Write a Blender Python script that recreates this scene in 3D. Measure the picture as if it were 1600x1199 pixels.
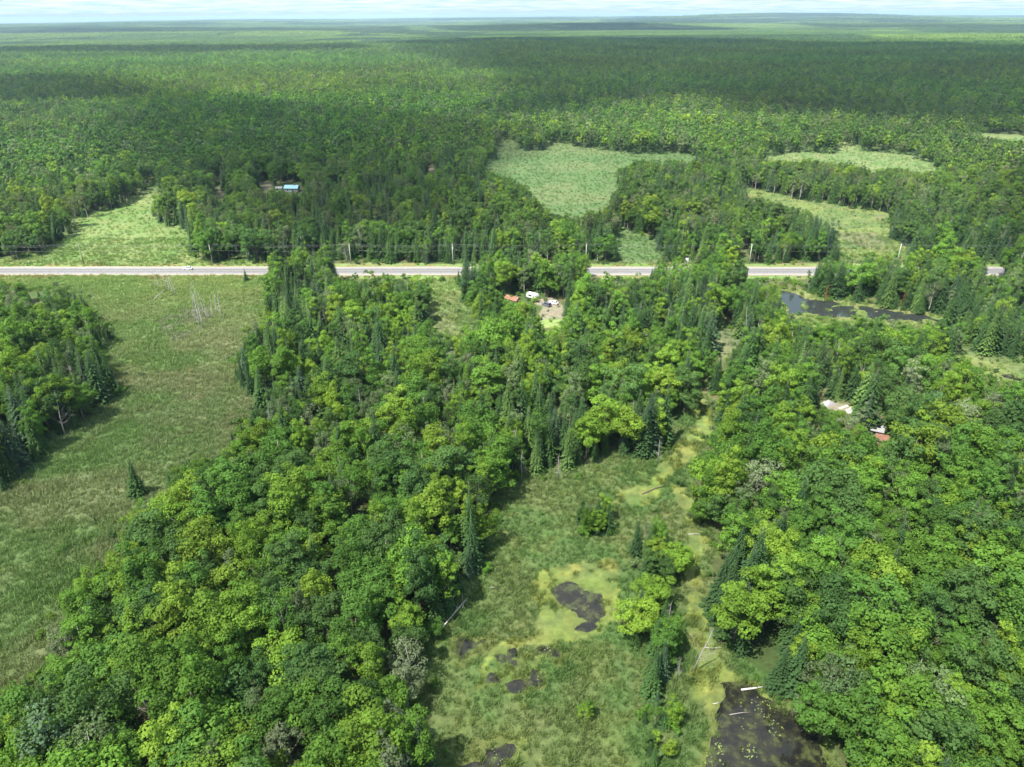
import bpy, math, random
import numpy as np
from mathutils import Matrix, Vector

for o in list(bpy.data.objects):
    bpy.data.objects.remove(o)
rng = np.random.default_rng(7)
random.seed(7)
SC = bpy.context.scene
COL = SC.collection
R = math.radians

# ------------------------------------------------------------------ camera
CAM_H, FPX, PITCH, ROLL = 112.0, 1110.0, R(27.4), R(0.36)
_F = np.array([0, math.cos(PITCH), -math.sin(PITCH)])
_U0 = np.array([0, math.sin(PITCH), math.cos(PITCH)])
_R0 = np.array([1.0, 0, 0])
_RT = _R0 * math.cos(ROLL) - _U0 * math.sin(ROLL)
_UP = _R0 * math.sin(ROLL) + _U0 * math.cos(ROLL)
CAM = np.array([0, 0, CAM_H])
cd = bpy.data.cameras.new('camera')
cam = bpy.data.objects.new('camera', cd)
COL.objects.link(cam)
cd.sensor_width = 36.0
cd.lens = FPX / 1600 * 36
cd.clip_start = 1.0
cd.clip_end = 120000.0
cam.matrix_world = Matrix(((_RT[0], _UP[0], -_F[0], 0), (_RT[1], _UP[1], -_F[1], 0), (_RT[2], _UP[2], -_F[2], CAM_H), (0, 0, 0, 1)))
SC.camera = cam

# ------------------------------------------------------------------ sky, sun, exposure
SUN_EL, SUN_AZ = R(61), math.atan2(-0.66, -0.75)      # direction towards the sun: from the left, a little behind the drone
TO_SUN = np.array([math.cos(SUN_EL) * math.cos(SUN_AZ), math.cos(SUN_EL) * math.sin(SUN_AZ), math.sin(SUN_EL)])
w = bpy.data.worlds.new('World')
SC.world = w
w.use_nodes = True
nt = w.node_tree
bg = nt.nodes['Background']
sky = nt.nodes.new('ShaderNodeTexSky')
sky.sky_type = 'NISHITA'
sky.sun_disc = False
sky.sun_elevation = SUN_EL
sky.sun_rotation = math.pi / 2 - SUN_AZ
sky.altitude = 100
sky.air_density = 1.0
sky.dust_density = 1.2
sky.ozone_density = 1.0
# broken fair-weather cloud, the same all round the sky: a flat layer seen in perspective
def wn(t, **kw):
    n = nt.nodes.new(t)
    for k_, v_ in kw.items():
        setattr(n, k_, v_)
    return n
tc = wn('ShaderNodeTexCoord')
sp = wn('ShaderNodeSeparateXYZ')
nt.links.new(tc.outputs['Generated'], sp.inputs[0])
za = wn('ShaderNodeMath', operation='MAXIMUM')
za.inputs[1].default_value = 0.0
nt.links.new(sp.outputs['Z'], za.inputs[0])
zb = wn('ShaderNodeMath', operation='ADD')
zb.inputs[1].default_value = 0.035
nt.links.new(za.outputs[0], zb.inputs[0])
dv = wn('ShaderNodeVectorMath', operation='DIVIDE')
nt.links.new(tc.outputs['Generated'], dv.inputs[0])
nt.links.new(zb.outputs[0], dv.inputs[1])
ml = wn('ShaderNodeVectorMath', operation='MULTIPLY')
ml.inputs[1].default_value = (1, 1, 0)
nt.links.new(dv.outputs[0], ml.inputs[0])
nz = wn('ShaderNodeTexNoise')
nz.inputs['Scale'].default_value = 1.1
nz.inputs['Detail'].default_value = 7
nz.inputs['Roughness'].default_value = 0.58
nt.links.new(ml.outputs[0], nz.inputs['Vector'])
rp = wn('ShaderNodeMapRange')
rp.inputs[1].default_value = 0.40
rp.inputs[2].default_value = 0.62
rp.inputs[3].default_value = 0.5
rp.inputs[4].default_value = 0.95
nt.links.new(nz.outputs['Fac'], rp.inputs[0])
mx = wn('ShaderNodeMix', data_type='RGBA')
mx.inputs[7].default_value = (1.50, 2.22, 2.60, 1)
nt.links.new(rp.outputs[0], mx.inputs[0])
nt.links.new(sky.outputs['Color'], mx.inputs[6])
nt.links.new(mx.outputs[2], bg.inputs['Color'])
bg.inputs['Strength'].default_value = 0.14
sl = bpy.data.lights.new('sun', 'SUN')
sl.energy = 5.0
sl.angle = R(1.0)
sl.color = (1.0, 0.955, 0.88)
sun = bpy.data.objects.new('sun', sl)
COL.objects.link(sun)
sun.location = (0, 0, 300)
sun.rotation_euler = Vector(-TO_SUN).to_track_quat('-Z', 'Y').to_euler()
SC.view_settings.view_transform = 'Standard'
SC.view_settings.look = 'None'
SC.view_settings.gamma = 1
SC.view_settings.exposure = 1.58
SC.view_settings.use_curve_mapping = False
SC.render.engine = 'CYCLES'
cy = SC.cycles
cy.max_bounces = 6
cy.diffuse_bounces = 3
cy.glossy_bounces = 2
cy.transmission_bounces = 3
cy.transparent_max_bounces = 8
cy.volume_bounces = 0
cy.use_denoising = True
cy.denoiser = 'OPENIMAGEDENOISE'
cy.denoising_input_passes = 'RGB_ALBEDO_NORMAL'
cy.denoising_prefilter = 'FAST'
cy.use_adaptive_sampling = True
cy.adaptive_threshold = 0.008
cy.caustics_reflective = False
cy.caustics_refractive = False
cy.sample_clamp_indirect = 4

# ------------------------------------------------------------------ helpers
def G(px, py, z=0.0):
    """ground point (at height z) seen at photo pixel (px, py)"""
    d = _F + _RT * ((px - 800) / FPX) + _UP * ((599.5 - py) / FPX)
    t = (z - CAM_H) / d[2]
    return CAM + d * t


def project(P):
    """photo pixels of world points (n,3)"""
    d = np.asarray(P, float) - CAM
    zc = np.maximum(d @ _F, 0.5)
    return 800 + FPX * (d @ _RT) / zc, 599.5 - FPX * (d @ _UP) / zc, zc


def inpoly(x, y, poly):
    poly = np.asarray(poly, float)
    x = np.asarray(x, float)
    y = np.asarray(y, float)
    r = np.zeros(x.shape, bool)
    bb = (x >= poly[:, 0].min()) & (x <= poly[:, 0].max()) & (y >= poly[:, 1].min()) & (y <= poly[:, 1].max())
    if not bb.any():
        return r
    xs, ys = x[bb], y[bb]
    rr = np.zeros(xs.shape, bool)
    n = len(poly)
    for i in range(n):
        x0, y0 = poly[i]
        x1, y1 = poly[(i + 1) % n]
        if y0 == y1:
            continue
        c = ((y0 > ys) != (y1 > ys)) & (xs < (x1 - x0) * (ys - y0) / (y1 - y0) + x0)
        rr ^= c
    r[bb] = rr
    return r


def W(poly, z=0.0):
    return np.array([G(a, b, z)[:2] for a, b in poly])


def _hash(ix, iy, seed):
    h = (ix.astype(np.int64) * 374761393 + iy.astype(np.int64) * 668265263 + seed * 1442695041) & 0x7fffffff
    h = ((h ^ (h >> 13)) * 1274126177) & 0x7fffffff
    return ((h ^ (h >> 16)) & 0xffff) / 65535.0


def vnoise(x, y, s, seed=0):
    x = np.asarray(x, float) / s
    y = np.asarray(y, float) / s
    ix, iy = np.floor(x), np.floor(y)
    fx, fy = x - ix, y - iy
    fx = fx * fx * (3 - 2 * fx)
    fy = fy * fy * (3 - 2 * fy)
    a = _hash(ix, iy, seed)
    b = _hash(ix + 1, iy, seed)
    c = _hash(ix, iy + 1, seed)
    d = _hash(ix + 1, iy + 1, seed)
    return (a * (1 - fx) + b * fx) * (1 - fy) + (c * (1 - fx) + d * fx) * fy


def fbm(x, y, s, seed=0, n=4):
    t, a, tot = 0, 1.0, 0.0
    for k in range(n):
        t = t + a * vnoise(x, y, s / 2 ** k, seed + k * 17)
        tot += a
        a *= 0.5
    return t / tot


def sstep(a, b, x):
    t = np.clip((x - a) / (b - a), 0, 1)
    return t * t * (3 - 2 * t)


def mesh_from(name, verts, faces, mats=(), midx=None, smooth=False, attrs=None):
    """verts (n,3); faces: list/array of index tuples"""
    me = bpy.data.meshes.new(name)
    verts = np.asarray(verts, np.float32)
    me.vertices.add(len(verts))
    me.vertices.foreach_set('co', verts.ravel())
    if isinstance(faces, np.ndarray):
        k = faces.shape[1]
        me.loops.add(faces.size)
        me.loops.foreach_set('vertex_index', faces.astype(np.int32).ravel())
        me.polygons.add(len(faces))
        me.polygons.foreach_set('loop_start', np.arange(0, faces.size, k, dtype=np.int32))
    else:
        flat = np.fromiter((i for f in faces for i in f), np.int32)
        me.loops.add(len(flat))
        me.loops.foreach_set('vertex_index', flat)
        me.polygons.add(len(faces))
        st = np.cumsum([0] + [len(f) for f in faces[:-1]]).astype(np.int32)
        me.polygons.foreach_set('loop_start', st)
    for m in mats:
        me.materials.append(m)
    if midx is not None:
        me.polygons.foreach_set('material_index', np.asarray(midx, np.int32))
    me.update(calc_edges=True)
    me.validate()
    me.polygons.foreach_set('use_smooth', np.full(len(me.polygons), smooth))
    for an, (typ, dat) in (attrs or {}).items():
        a = me.attributes.new(an, typ, 'POINT')
        key = {'FLOAT': 'value', 'FLOAT_COLOR': 'color', 'FLOAT_VECTOR': 'vector', 'INT': 'value'}[typ]
        a.data.foreach_set(key, np.asarray(dat, np.int32 if typ == 'INT' else np.float32).ravel())
    return me


class MB:
    """collects shapes into one mesh"""
    def __init__(s):
        s.v, s.f, s.m = [], [], []
        s.n = 0

    def add(s, v, f, m=0):
        v = np.asarray(v, float)
        s.v.append(v)
        for q in f:
            s.f.append(tuple(int(i) + s.n for i in q))
            s.m.append(m)
        s.n += len(v)

    def box(s, lo, hi, m=0, M=None):
        x0, y0, z0 = lo
        x1, y1, z1 = hi
        v = np.array([(x0, y0, z0), (x1, y0, z0), (x1, y1, z0), (x0, y1, z0), (x0, y0, z1), (x1, y0, z1), (x1, y1, z1), (x0, y1, z1)], float)
        if M is not None:
            v = v @ M[:3, :3].T + M[:3, 3]
        s.add(v, [(0, 3, 2, 1), (4, 5, 6, 7), (0, 1, 5, 4), (1, 2, 6, 5), (2, 3, 7, 6), (3, 0, 4, 7)], m)

    def tube(s, pts, rad, n=6, m=0):
        pts = [np.asarray(p, float) for p in pts]
        k = len(pts)
        V = []
        for i, p in enumerate(pts):
            d = pts[min(i + 1, k - 1)] - pts[max(i - 1, 0)]
            d = d / (np.linalg.norm(d) + 1e-9)
            a = np.cross(d, (0, 0, 1.0) if abs(d[2]) < .9 else (1.0, 0, 0))
            a /= np.linalg.norm(a) + 1e-9
            b = np.cross(d, a)
            for j in range(n):
                t = 2 * math.pi * j / n
                V.append(p + rad[i] * (a * math.cos(t) + b * math.sin(t)))
        F = []
        for i in range(k - 1):
            for j in range(n):
                j2 = (j + 1) % n
                F.append((i * n + j, i * n + j2, (i + 1) * n + j2, (i + 1) * n + j))
        F.append(tuple(range(n))[::-1])
        F.append(tuple((k - 1) * n + j for j in range(n)))
        s.add(V, F, m)

    def prism(s, prof, y0, y1, m=0):
        """profile in xz extruded along y"""
        n = len(prof)
        V = [(x, y0, z) for x, z in prof] + [(x, y1, z) for x, z in prof]
        F = [tuple(range(n)), tuple(range(2 * n - 1, n - 1, -1))]
        for i in range(n):
            j = (i + 1) % n
            F.append((j, i, i + n, j + n))
        s.add(V, F, m)

    def mesh(s, name, mats, smooth=False):
        return mesh_from(name, np.concatenate(s.v), s.f, mats, s.m, smooth)

    def build(s, name, mat, parent=None, smooth=False):
        o = bpy.data.objects.new(name, s.mesh(name, [mat], smooth))
        COL.objects.link(o)
        o.parent = parent
        return o


def tag(o, label=None, cat=None, group=None, kind=None):
    if label:
        o['label'] = label
    if cat:
        o['category'] = cat
    if group:
        o['group'] = group
    if kind:
        o['kind'] = kind
    return o


def empty(name, loc, rz=0.0, scale=1.0):
    o = bpy.data.objects.new(name, None)
    COL.objects.link(o)
    o.location = loc
    o.rotation_euler = (0, 0, rz)
    o.scale = scale if hasattr(scale, '__len__') else (scale,) * 3
    o.empty_display_size = 0.5
    return o


# ------------------------------------------------------------------ materials
def new_mat(name):
    m = bpy.data.materials.new(name)
    m.use_nodes = True
    t = m.node_tree
    return m, t, t.nodes, t.links, t.nodes['Principled BSDF']


def mat_simple(name, col, rough=0.7, metal=0.0, noise=0.15, scale=3.0, spec=0.3):
    m, t, N, L, b = new_mat(name)
    b.inputs['Roughness'].default_value = rough
    b.inputs['Metallic'].default_value = metal
    b.inputs['Specular IOR Level'].default_value = spec
    tc = N.new('ShaderNodeTexCoord')
    nz = N.new('ShaderNodeTexNoise')
    nz.inputs['Scale'].default_value = scale
    nz.inputs['Detail'].default_value = 5
    L.new(tc.outputs['Object'], nz.inputs['Vector'])
    mr = N.new('ShaderNodeMapRange')
    mr.inputs[1].default_value = 0.25
    mr.inputs[2].default_value = 0.75
    mr.inputs[3].default_value = 1 - noise
    mr.inputs[4].default_value = 1 + noise
    L.new(nz.outputs['Fac'], mr.inputs[0])
    mu = N.new('ShaderNodeVectorMath')
    mu.operation = 'MULTIPLY'
    mu.inputs[0].default_value = col[:3]
    L.new(mr.outputs[0], mu.inputs[1])
    L.new(mu.outputs[0], b.inputs['Base Color'])
    return m


def mat_leaf(name, transl=0.3, rough=0.6, spec=0.12):
    """leaf colour = the tree's own tint x the leaf clump's own shade"""
    m, t, N, L, b = new_mat(name)
    at = N.new('ShaderNodeAttribute')
    at.attribute_type = 'INSTANCER'
    at.attribute_name = 'tint'
    va = N.new('ShaderNodeAttribute')
    va.attribute_type = 'GEOMETRY'
    va.attribute_name = 'var'
    mr = N.new('ShaderNodeMapRange')
    mr.inputs[3].default_value = 0.66
    mr.inputs[4].default_value = 1.34
    L.new(va.outputs['Fac'], mr.inputs[0])
    mu = N.new('ShaderNodeVectorMath')
    mu.operation = 'MULTIPLY'
    L.new(at.outputs['Vector'], mu.inputs[0])
    L.new(mr.outputs[0], mu.inputs[1])
    L.new(mu.outputs[0], b.inputs['Base Color'])
    b.inputs['Roughness'].default_value = rough
    b.inputs['Specular IOR Level'].default_value = spec
    if transl > 0:
        tr = N.new('ShaderNodeBsdfTranslucent')
        m2 = N.new('ShaderNodeVectorMath')
        m2.operation = 'MULTIPLY'
        m2.inputs[1].default_value = (1.25, 1.15, 0.55)
        L.new(mu.outputs[0], m2.inputs[0])
        L.new(m2.outputs[0], tr.inputs['Color'])
        ms = N.new('ShaderNodeMixShader')
        ms.inputs[0].default_value = transl
        L.new(b.outputs[0], ms.inputs[1])
        L.new(tr.outputs[0], ms.inputs[2])
        L.new(ms.outputs[0], N['Material Output'].inputs['Surface'])
    return m


M_LEAF = mat_leaf('leaf', 0.40)
M_NEEDLE = mat_leaf('needle', 0.2, 0.7, 0.1)
M_GRASS = mat_leaf('grass_blade', 0.25, 0.6, 0.15)
M_BARK = mat_simple('bark', (0.13, 0.105, 0.085), 0.9, noise=0.4, scale=2.5, spec=0.1)
M_PALE = mat_simple('pale_bark', (0.33, 0.31, 0.27), 0.85, noise=0.35, scale=2.5, spec=0.1)
M_DEAD = mat_simple('weathered_wood', (0.30, 0.275, 0.25), 0.9, noise=0.3, scale=3, spec=0.1)
M_RUST = mat_simple('dead_needles', (0.22, 0.09, 0.04), 0.9, noise=0.35, scale=2, spec=0.1)

M_BLEACH = mat_simple('bleached_wood', (0.40, 0.38, 0.345), .85, noise=.2, scale=2)

# ground: colour per vertex (what grows there, plus sunlight painted on the upper meadow) x fine procedural grain
M_GROUND, t, N, L, b = new_mat('ground_cover')
va = N.new('ShaderNodeAttribute')
va.attribute_name = 'cover'
tc = N.new('ShaderNodeTexCoord')
n1 = N.new('ShaderNodeTexNoise')
n1.inputs['Scale'].default_value = 0.55
n1.inputs['Detail'].default_value = 8
n1.inputs['Roughness'].default_value = 0.68
n2 = N.new('ShaderNodeTexNoise')
n2.inputs['Scale'].default_value = 0.09
n2.inputs['Detail'].default_value = 5
for q in (n1, n2):
    L.new(tc.outputs['Object'], q.inputs['Vector'])
mr = N.new('ShaderNodeMapRange')
mr.inputs[1].default_value, mr.inputs[2].default_value, mr.inputs[3].default_value, mr.inputs[4].default_value = 0.3, 0.7, 0.68, 1.3
L.new(n1.outputs['Fac'], mr.inputs[0])
r2 = N.new('ShaderNodeValToRGB')
r2.color_ramp.elements[0].position, r2.color_ramp.elements[1].position = 0.35, 0.65
r2.color_ramp.elements[0].color = (0.88, 1.0, 0.86, 1)
r2.color_ramp.elements[1].color = (1.14, 1.0, 1.08, 1)
L.new(n2.outputs['Fac'], r2.inputs['Fac'])
mu = N.new('ShaderNodeVectorMath')
mu.operation = 'MULTIPLY'
L.new(va.outputs['Color'], mu.inputs[0])
L.new(mr.outputs[0], mu.inputs[1])
mu2 = N.new('ShaderNodeVectorMath')
mu2.operation = 'MULTIPLY'
L.new(mu.outputs[0], mu2.inputs[0])
L.new(r2.outputs['Color'], mu2.inputs[1])
L.new(mu2.outputs[0], b.inputs['Base Color'])
b.inputs['Roughness'].default_value = 0.95
b.inputs['Specular IOR Level'].default_value = 0.1
bp = N.new('ShaderNodeBump')
bp.inputs['Strength'].default_value = 0.8
bp.inputs['Distance'].default_value = 0.5
L.new(n1.outputs['Fac'], bp.inputs['Height'])
L.new(bp.outputs[0], b.inputs['Normal'])

M_WATER, t, N, L, b = new_mat('still_water')
b.inputs['Roughness'].default_value = 0.06
b.inputs['IOR'].default_value = 1.33
tc = N.new('ShaderNodeTexCoord')
n1 = N.new('ShaderNodeTexNoise')
n1.inputs['Scale'].default_value = 1.5
n1.inputs['Detail'].default_value = 3
L.new(tc.outputs['Object'], n1.inputs['Vector'])
bp = N.new('ShaderNodeBump')
bp.inputs['Strength'].default_value = 0.06
bp.inputs['Distance'].default_value = 0.05
L.new(n1.outputs['Fac'], bp.inputs['Height'])
L.new(bp.outputs[0], b.inputs['Normal'])
n3 = N.new('ShaderNodeTexNoise')
n3.inputs['Scale'].default_value = 0.35
n3.inputs['Detail'].default_value = 9
n3.inputs['Roughness'].default_value = 0.7
L.new(tc.outputs['Object'], n3.inputs['Vector'])
wr = N.new('ShaderNodeValToRGB')
wr.color_ramp.elements[0].position = 0.44
wr.color_ramp.elements[0].color = (0.010, 0.011, 0.010, 1)
wr.color_ramp.elements[1].position = 0.62
wr.color_ramp.elements[1].color = (0.048, 0.060, 0.020, 1)
el = wr.color_ramp.elements.new(0.52)
el.color = (0.020, 0.020, 0.012, 1)
L.new(n3.outputs['Fac'], wr.inputs['Fac'])
L.new(wr.outputs['Color'], b.inputs['Base Color'])
wg = N.new('ShaderNodeMapRange')
wg.inputs[1].default_value, wg.inputs[2].default_value, wg.inputs[3].default_value, wg.inputs[4].default_value = 0.5, 0.62, 0.05, 0.5
L.new(n3.outputs['Fac'], wg.inputs[0])
L.new(wg.outputs[0], b.inputs['Roughness'])

# ------------------------------------------------------------------ what the photo shows of open ground (photo pixels -> ground)
MEADOW_A = [(-60, 434), (0, 434), (410, 434), (409, 458), (410, 493), (380, 517), (362, 561), (366, 609), (386, 612), (393, 629), (386, 650), (356, 674),
            (352, 698), (342, 718), (321, 712), (291, 715), (280, 735), (250, 766), (222, 780), (191, 790), (177, 841), (150, 885), (99, 920), (92, 960),
            (72, 995), (68, 1042), (41, 1077), (0, 1097), (-120, 1120), (-120, 800), (0, 773), (20, 763), (58, 725), (79, 705), (109, 681), (126, 667),
            (150, 646), (161, 636), (185, 622), (195, 609), (178, 564), (157, 544), (171, 534), (181, 516), (150, 493), (130, 458), (92, 448), (51, 448),
            (24, 440), (-60, 438)]
MEADOW_B = [(20, 408), (64, 400), (101, 375), (135, 344), (142, 334), (189, 324), (209, 310), (229, 304), (233, 283), (250, 287), (248, 304), (233, 321),
            (233, 337), (263, 354), (290, 354), (287, 371), (297, 400), (330, 413), (420, 413), (420, 416), (-60, 416), (-60, 412)]
CLEAR_C = [(776, 219), (803, 219), (807, 236), (847, 236), (857, 226), (871, 223), (894, 229), (948, 236), (996, 243), (1070, 240), (1100, 250), (992, 250),
           (982, 260), (962, 260), (959, 280), (965, 290), (952, 310), (948, 327), (894, 337), (867, 334), (840, 314), (827, 294), (790, 273), (763, 267),
           (759, 253), (783, 250)]
CLEAR_D = [(1192, 246), (1215, 243), (1249, 238), (1303, 241), (1311, 229), (1340, 229), (1343, 236), (1418, 243), (1448, 256), (1468, 267), (1441, 270),
           (1397, 260), (1364, 267), (1337, 256), (1262, 250), (1195, 251)]
CLEAR_E = [(965, 358), (1002, 368), (1029, 381), (1029, 400), (1020, 414), (983, 414), (969, 388)]
CLEAR_F = [(1168, 294), (1212, 304), (1249, 314), (1310, 321), (1330, 327), (1394, 334), (1387, 364), (1397, 375), (1421, 388), (1418, 400), (1316, 400),
           (1313, 368), (1289, 337), (1249, 324), (1171, 307)]
CLEAR_G = [(1468, 199), (1509, 206), (1600, 213), (1680, 215), (1680, 224), (1600, 219), (1560, 217)]
STREAM_H = [(1219, 451), (1267, 459), (1298, 467), (1337, 474), (1374, 481), (1437, 490), (1482, 495), (1521, 499), (1526, 504), (1482, 504), (1432, 507),
            (1403, 503), (1364, 497), (1337, 496), (1306, 500), (1285, 504), (1269, 509), (1257, 497), (1227, 490), (1229, 474)]
STREAM_H2 = [(1487, 548), (1521, 553), (1574, 561), (1600, 569), (1680, 590), (1680, 620), (1600, 598), (1568, 590), (1542, 582), (1529, 569)]
GLADE_I = [(1125, 513), (1159, 510), (1145, 551), (1111, 551), (1117, 525)]
MARSH_J = [(1070, 626), (1108, 619), (1115, 643), (1125, 664), (1104, 688), (1094, 708), (1087, 746), (1075, 760), (1085, 830), (1115, 840), (1110, 900),
           (1115, 960), (1108, 990), (1130, 1012), (1155, 1035), (1190, 1065), (1225, 1090), (1236, 1115), (1262, 1150), (1290, 1185), (1300, 1199),
           (1400, 1260), (640, 1260), (680, 1199), (690, 1140), (670, 1060), (685, 990), (720, 930), (760, 900), (775, 840), (782, 790), (776, 752),
           (814, 745), (858, 742), (889, 739), (933, 732), (951, 718), (975, 715), (1040, 712), (1066, 690), (1078, 655)]
GLADE_K = [(677, 441), (715, 438), (721, 479), (752, 503), (721, 522), (685, 520), (674, 479)]
YARD_L = [(836, 464), (850, 466), (871, 466), (886, 487), (881, 498), (877, 510), (850, 510), (847, 495), (843, 480)]
ROAD_W = [[(-60, 412), (420, 412), (410, 434), (-60, 434)], [(530, 413), (715, 413), (711, 435), (530, 435)], [(932, 413), (1010, 413), (1008, 434), (925, 434)],
          [(1170, 413), (1262, 413), (1254, 436), (1170, 438)], [(1545, 416), (1573, 416), (1568, 428), (1548, 428)]]
YARD_N = [[(334, 292), (349, 292), (348, 309), (342, 311)], [(404, 286), (426, 286), (424, 299), (410, 297)], [(443, 287), (470, 287), (470, 301), (443, 301)],
          [(668, 263), (680, 263), (680, 269), (668, 269)], [(432, 290), (440, 290), (440, 297), (432, 297)]]
YARD_O = [[(1358, 658), (1380, 661), (1378, 681), (1360, 679)], [(1290, 627), (1312, 627), (1335, 641), (1328, 645), (1300, 637)], [(1372, 684), (1384, 684), (1384, 694), (1370, 694)]]
YARD_P = [[(789, 459), (808, 460), (813, 474), (798, 473)], [(823, 456), (839, 458), (840, 470), (828, 469)], [(1069, 400), (1075, 400), (1075, 414), (1069, 414)]]
WINDOWS = [MEADOW_A, MEADOW_B, CLEAR_C, CLEAR_D, CLEAR_E, CLEAR_F, CLEAR_G, STREAM_H, STREAM_H2, GLADE_I, MARSH_J, GLADE_K, YARD_L] + ROAD_W + YARD_N + YARD_O + YARD_P
ISLANDS = [[(905, 812), (952, 812), (956, 838), (912, 842)], [(988, 850), (1056, 850), (1062, 905), (1042, 950), (1050, 1095), (1018, 1095), (985, 1000), (1000, 920)],
           [(893, 1112), (932, 1112), (930, 1128), (897, 1128)], [(1005, 1100), (1050, 1100), (1060, 1199), (1010, 1199)]]
WATER = [[(1128, 1056), (1160, 1060), (1207, 1090), (1242, 1117), (1275, 1150), (1300, 1199), (1340, 1260), (1080, 1260), (1093, 1199), (1098, 1155), (1116, 1105), (1138, 1098)],
         [(858, 906), (885, 906), (894, 914), (931, 917), (921, 944), (940, 961), (908, 976), (880, 981), (886, 954), (868, 930)],
         [(832, 984), (870, 993), (866, 1017), (842, 1010)], [(794, 1041), (825, 1041), (833, 1058), (801, 1062)], [(811, 1095), (842, 1099), (839, 1114), (811, 1114)],
         [(784, 1148), (826, 1150), (823, 1174), (795, 1188), (772, 1210), (690, 1240), (690, 1199), (705, 1184), (746, 1174)]]
WATER_R = [[(1221, 455), (1234, 455), (1258, 464), (1300, 470), (1350, 479), (1425, 490), (1486, 499), (1470, 505), (1400, 500), (1340, 497), (1280, 492), (1258, 484), (1257, 489), (1234, 490), (1228, 478)],
           [(1528, 571), (1560, 574), (1610, 590), (1620, 604), (1560, 588)]]
ALGAE = [[(845, 890), (962, 883), (957, 960), (905, 988), (850, 1010), (792, 1012), (768, 1075), (764, 1040), (790, 1000), (832, 975)],
         [(1078, 828), (1104, 850), (1116, 920), (1106, 985), (1150, 1040), (1140, 1095), (1085, 1085), (1066, 1040), (1085, 960), (1092, 890)],
         [(948, 772), (1010, 752), (1060, 715), (1088, 672), (1112, 680), (1098, 705), (1068, 748), (1005, 788)], [(1125, 1030), (1185, 1060), (1215, 1090), (1150, 1060)],
         [(1072, 628), (1106, 622), (1112, 645), (1122, 665), (1108, 690), (1090, 715), (1068, 748), (1005, 788), (948, 785), (948, 768), (1010, 750), (1058, 712), (1080, 680), (1088, 655)],
         [(1058, 762), (1086, 765), (1088, 830), (1112, 850), (1116, 960), (1108, 990), (1150, 1040), (1130, 1095), (1082, 1080), (1086, 960), (1082, 880), (1064, 800)]]

# the road line
rd0, rd1 = G(0, 423.5), G(1560, 424)
RD_DIR = (rd1 - rd0)[:2] / np.linalg.norm((rd1 - rd0)[:2])
RD_N = np.array([-RD_DIR[1], RD_DIR[0]])           # points away from the drone
RD_P = rd0[:2]


def road_off(x, y):
    return (x - RD_P[0]) * RD_N[0] + (y - RD_P[1]) * RD_N[1]


# ------------------------------------------------------------------ terrain
HILLS = [(4300, 12500, 2600, 900, 120), (3000, 9800, 2500, 600, 48), (900, 7600, 1800, 420, 34), (7400, 9500, 2800, 600, 38), (-5000, 12500, 4000, 900, 50),
         (-1500, 5200, 1800, 350, 18), (1800, 3500, 1500, 260, 13), (-7000, 8500, 2400, 500, 30), (2200, 17000, 5000, 1200, 80), (-6000, 18000, 5000, 1300, 70), (10000, 17000, 4000, 1200, 60)]


def terrain(x, y):
    x = np.asarray(x, float)
    y = np.asarray(y, float)
    r = np.hypot(x, y)
    a = sstep(800, 4500, r)
    h = a * (fbm(x, y, 1900, 5, 3) - 0.45) * 34
    h = h + 3.0 * sstep(420, 900, r) * (fbm(x, y, 420, 9, 2) - 0.4)
    for hx, hy, sx, sy, hh in HILLS:
        h = h + hh * np.exp(-((x - hx) / sx) ** 2 - ((y - hy) / sy) ** 2)
    h = np.where(r < 420, 0, h * sstep(420, 700, r))
    # the earth falls away towards the horizon
    return h - r * r / (2 * 6.371e6 * 1.15)


def grow(start, step, end, fac):
    out = []
    p, s = start, step
    while (p < end) if step > 0 else (p > end):
        s *= fac
        p += s
        out.append(p)
    return out


xs = np.concatenate([np.arange(-250, -45, 1.5), np.arange(-45, 105, .75), np.arange(105, 321, 1.5)])
xs = np.concatenate([grow(xs[0], -1.5, -45000, 1.13)[::-1], xs, grow(xs[-1], 1.5, 45000, 1.13)])
ys = np.concatenate([np.arange(45, 57, 1.5), np.arange(57, 195, .75), np.arange(195, 440, 1.5)])
ys = np.concatenate([grow(ys[0], -1.5, -3000, 1.3)[::-1], ys, grow(ys[-1], 1.5, 45000, 1.055)])
GX, GY = np.meshgrid(xs, ys)
gx, gy = GX.ravel(), GY.ravel()
gz = terrain(gx, gy)
near = (np.abs(gx) < 1200) & (gy > 30) & (gy < 1500)
nx_, ny_ = gx[near], gy[near]
wx = nx_ + (fbm(nx_, ny_, 9, 31) - 0.5) * 9
wy = ny_ + (fbm(nx_, ny_, 9, 57) - 0.5) * 9


def soft(mask, passes):
    full = np.zeros(len(gx))
    full[near] = mask
    f = full.reshape(GX.shape)
    for _ in range(passes):
        f = (np.roll(f, 1, 0) + 2 * f + np.roll(f, -1, 0)) / 4
        f = (np.roll(f, 1, 1) + 2 * f + np.roll(f, -1, 1)) / 4
    return f.ravel()[near]


def wide(mask):
    return soft(mask, 9) > .04


def covers(polys, x=None, y=None):
    x = wx if x is None else x
    y = wy if y is None else y
    r = np.zeros(len(x), bool)
    for p in polys:
        r |= inpoly(x, y, W(p))
    return r


def lerp(a, b, t):
    return a * (1 - t)[:, None] + b * t[:, None]


C3 = lambda *c: np.array(c, float)[None, :]
n_big = fbm(nx_, ny_, 38, 3)
n_mid = fbm(nx_, ny_, 13, 4)
n_sml = fbm(nx_, ny_, 4.5, 8, 3)
col_n = lerp(C3(0.045, 0.070, 0.022), C3(0.072, 0.078, 0.034), sstep(0.4, 0.65, n_mid))        # forest floor: moss and litter
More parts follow.
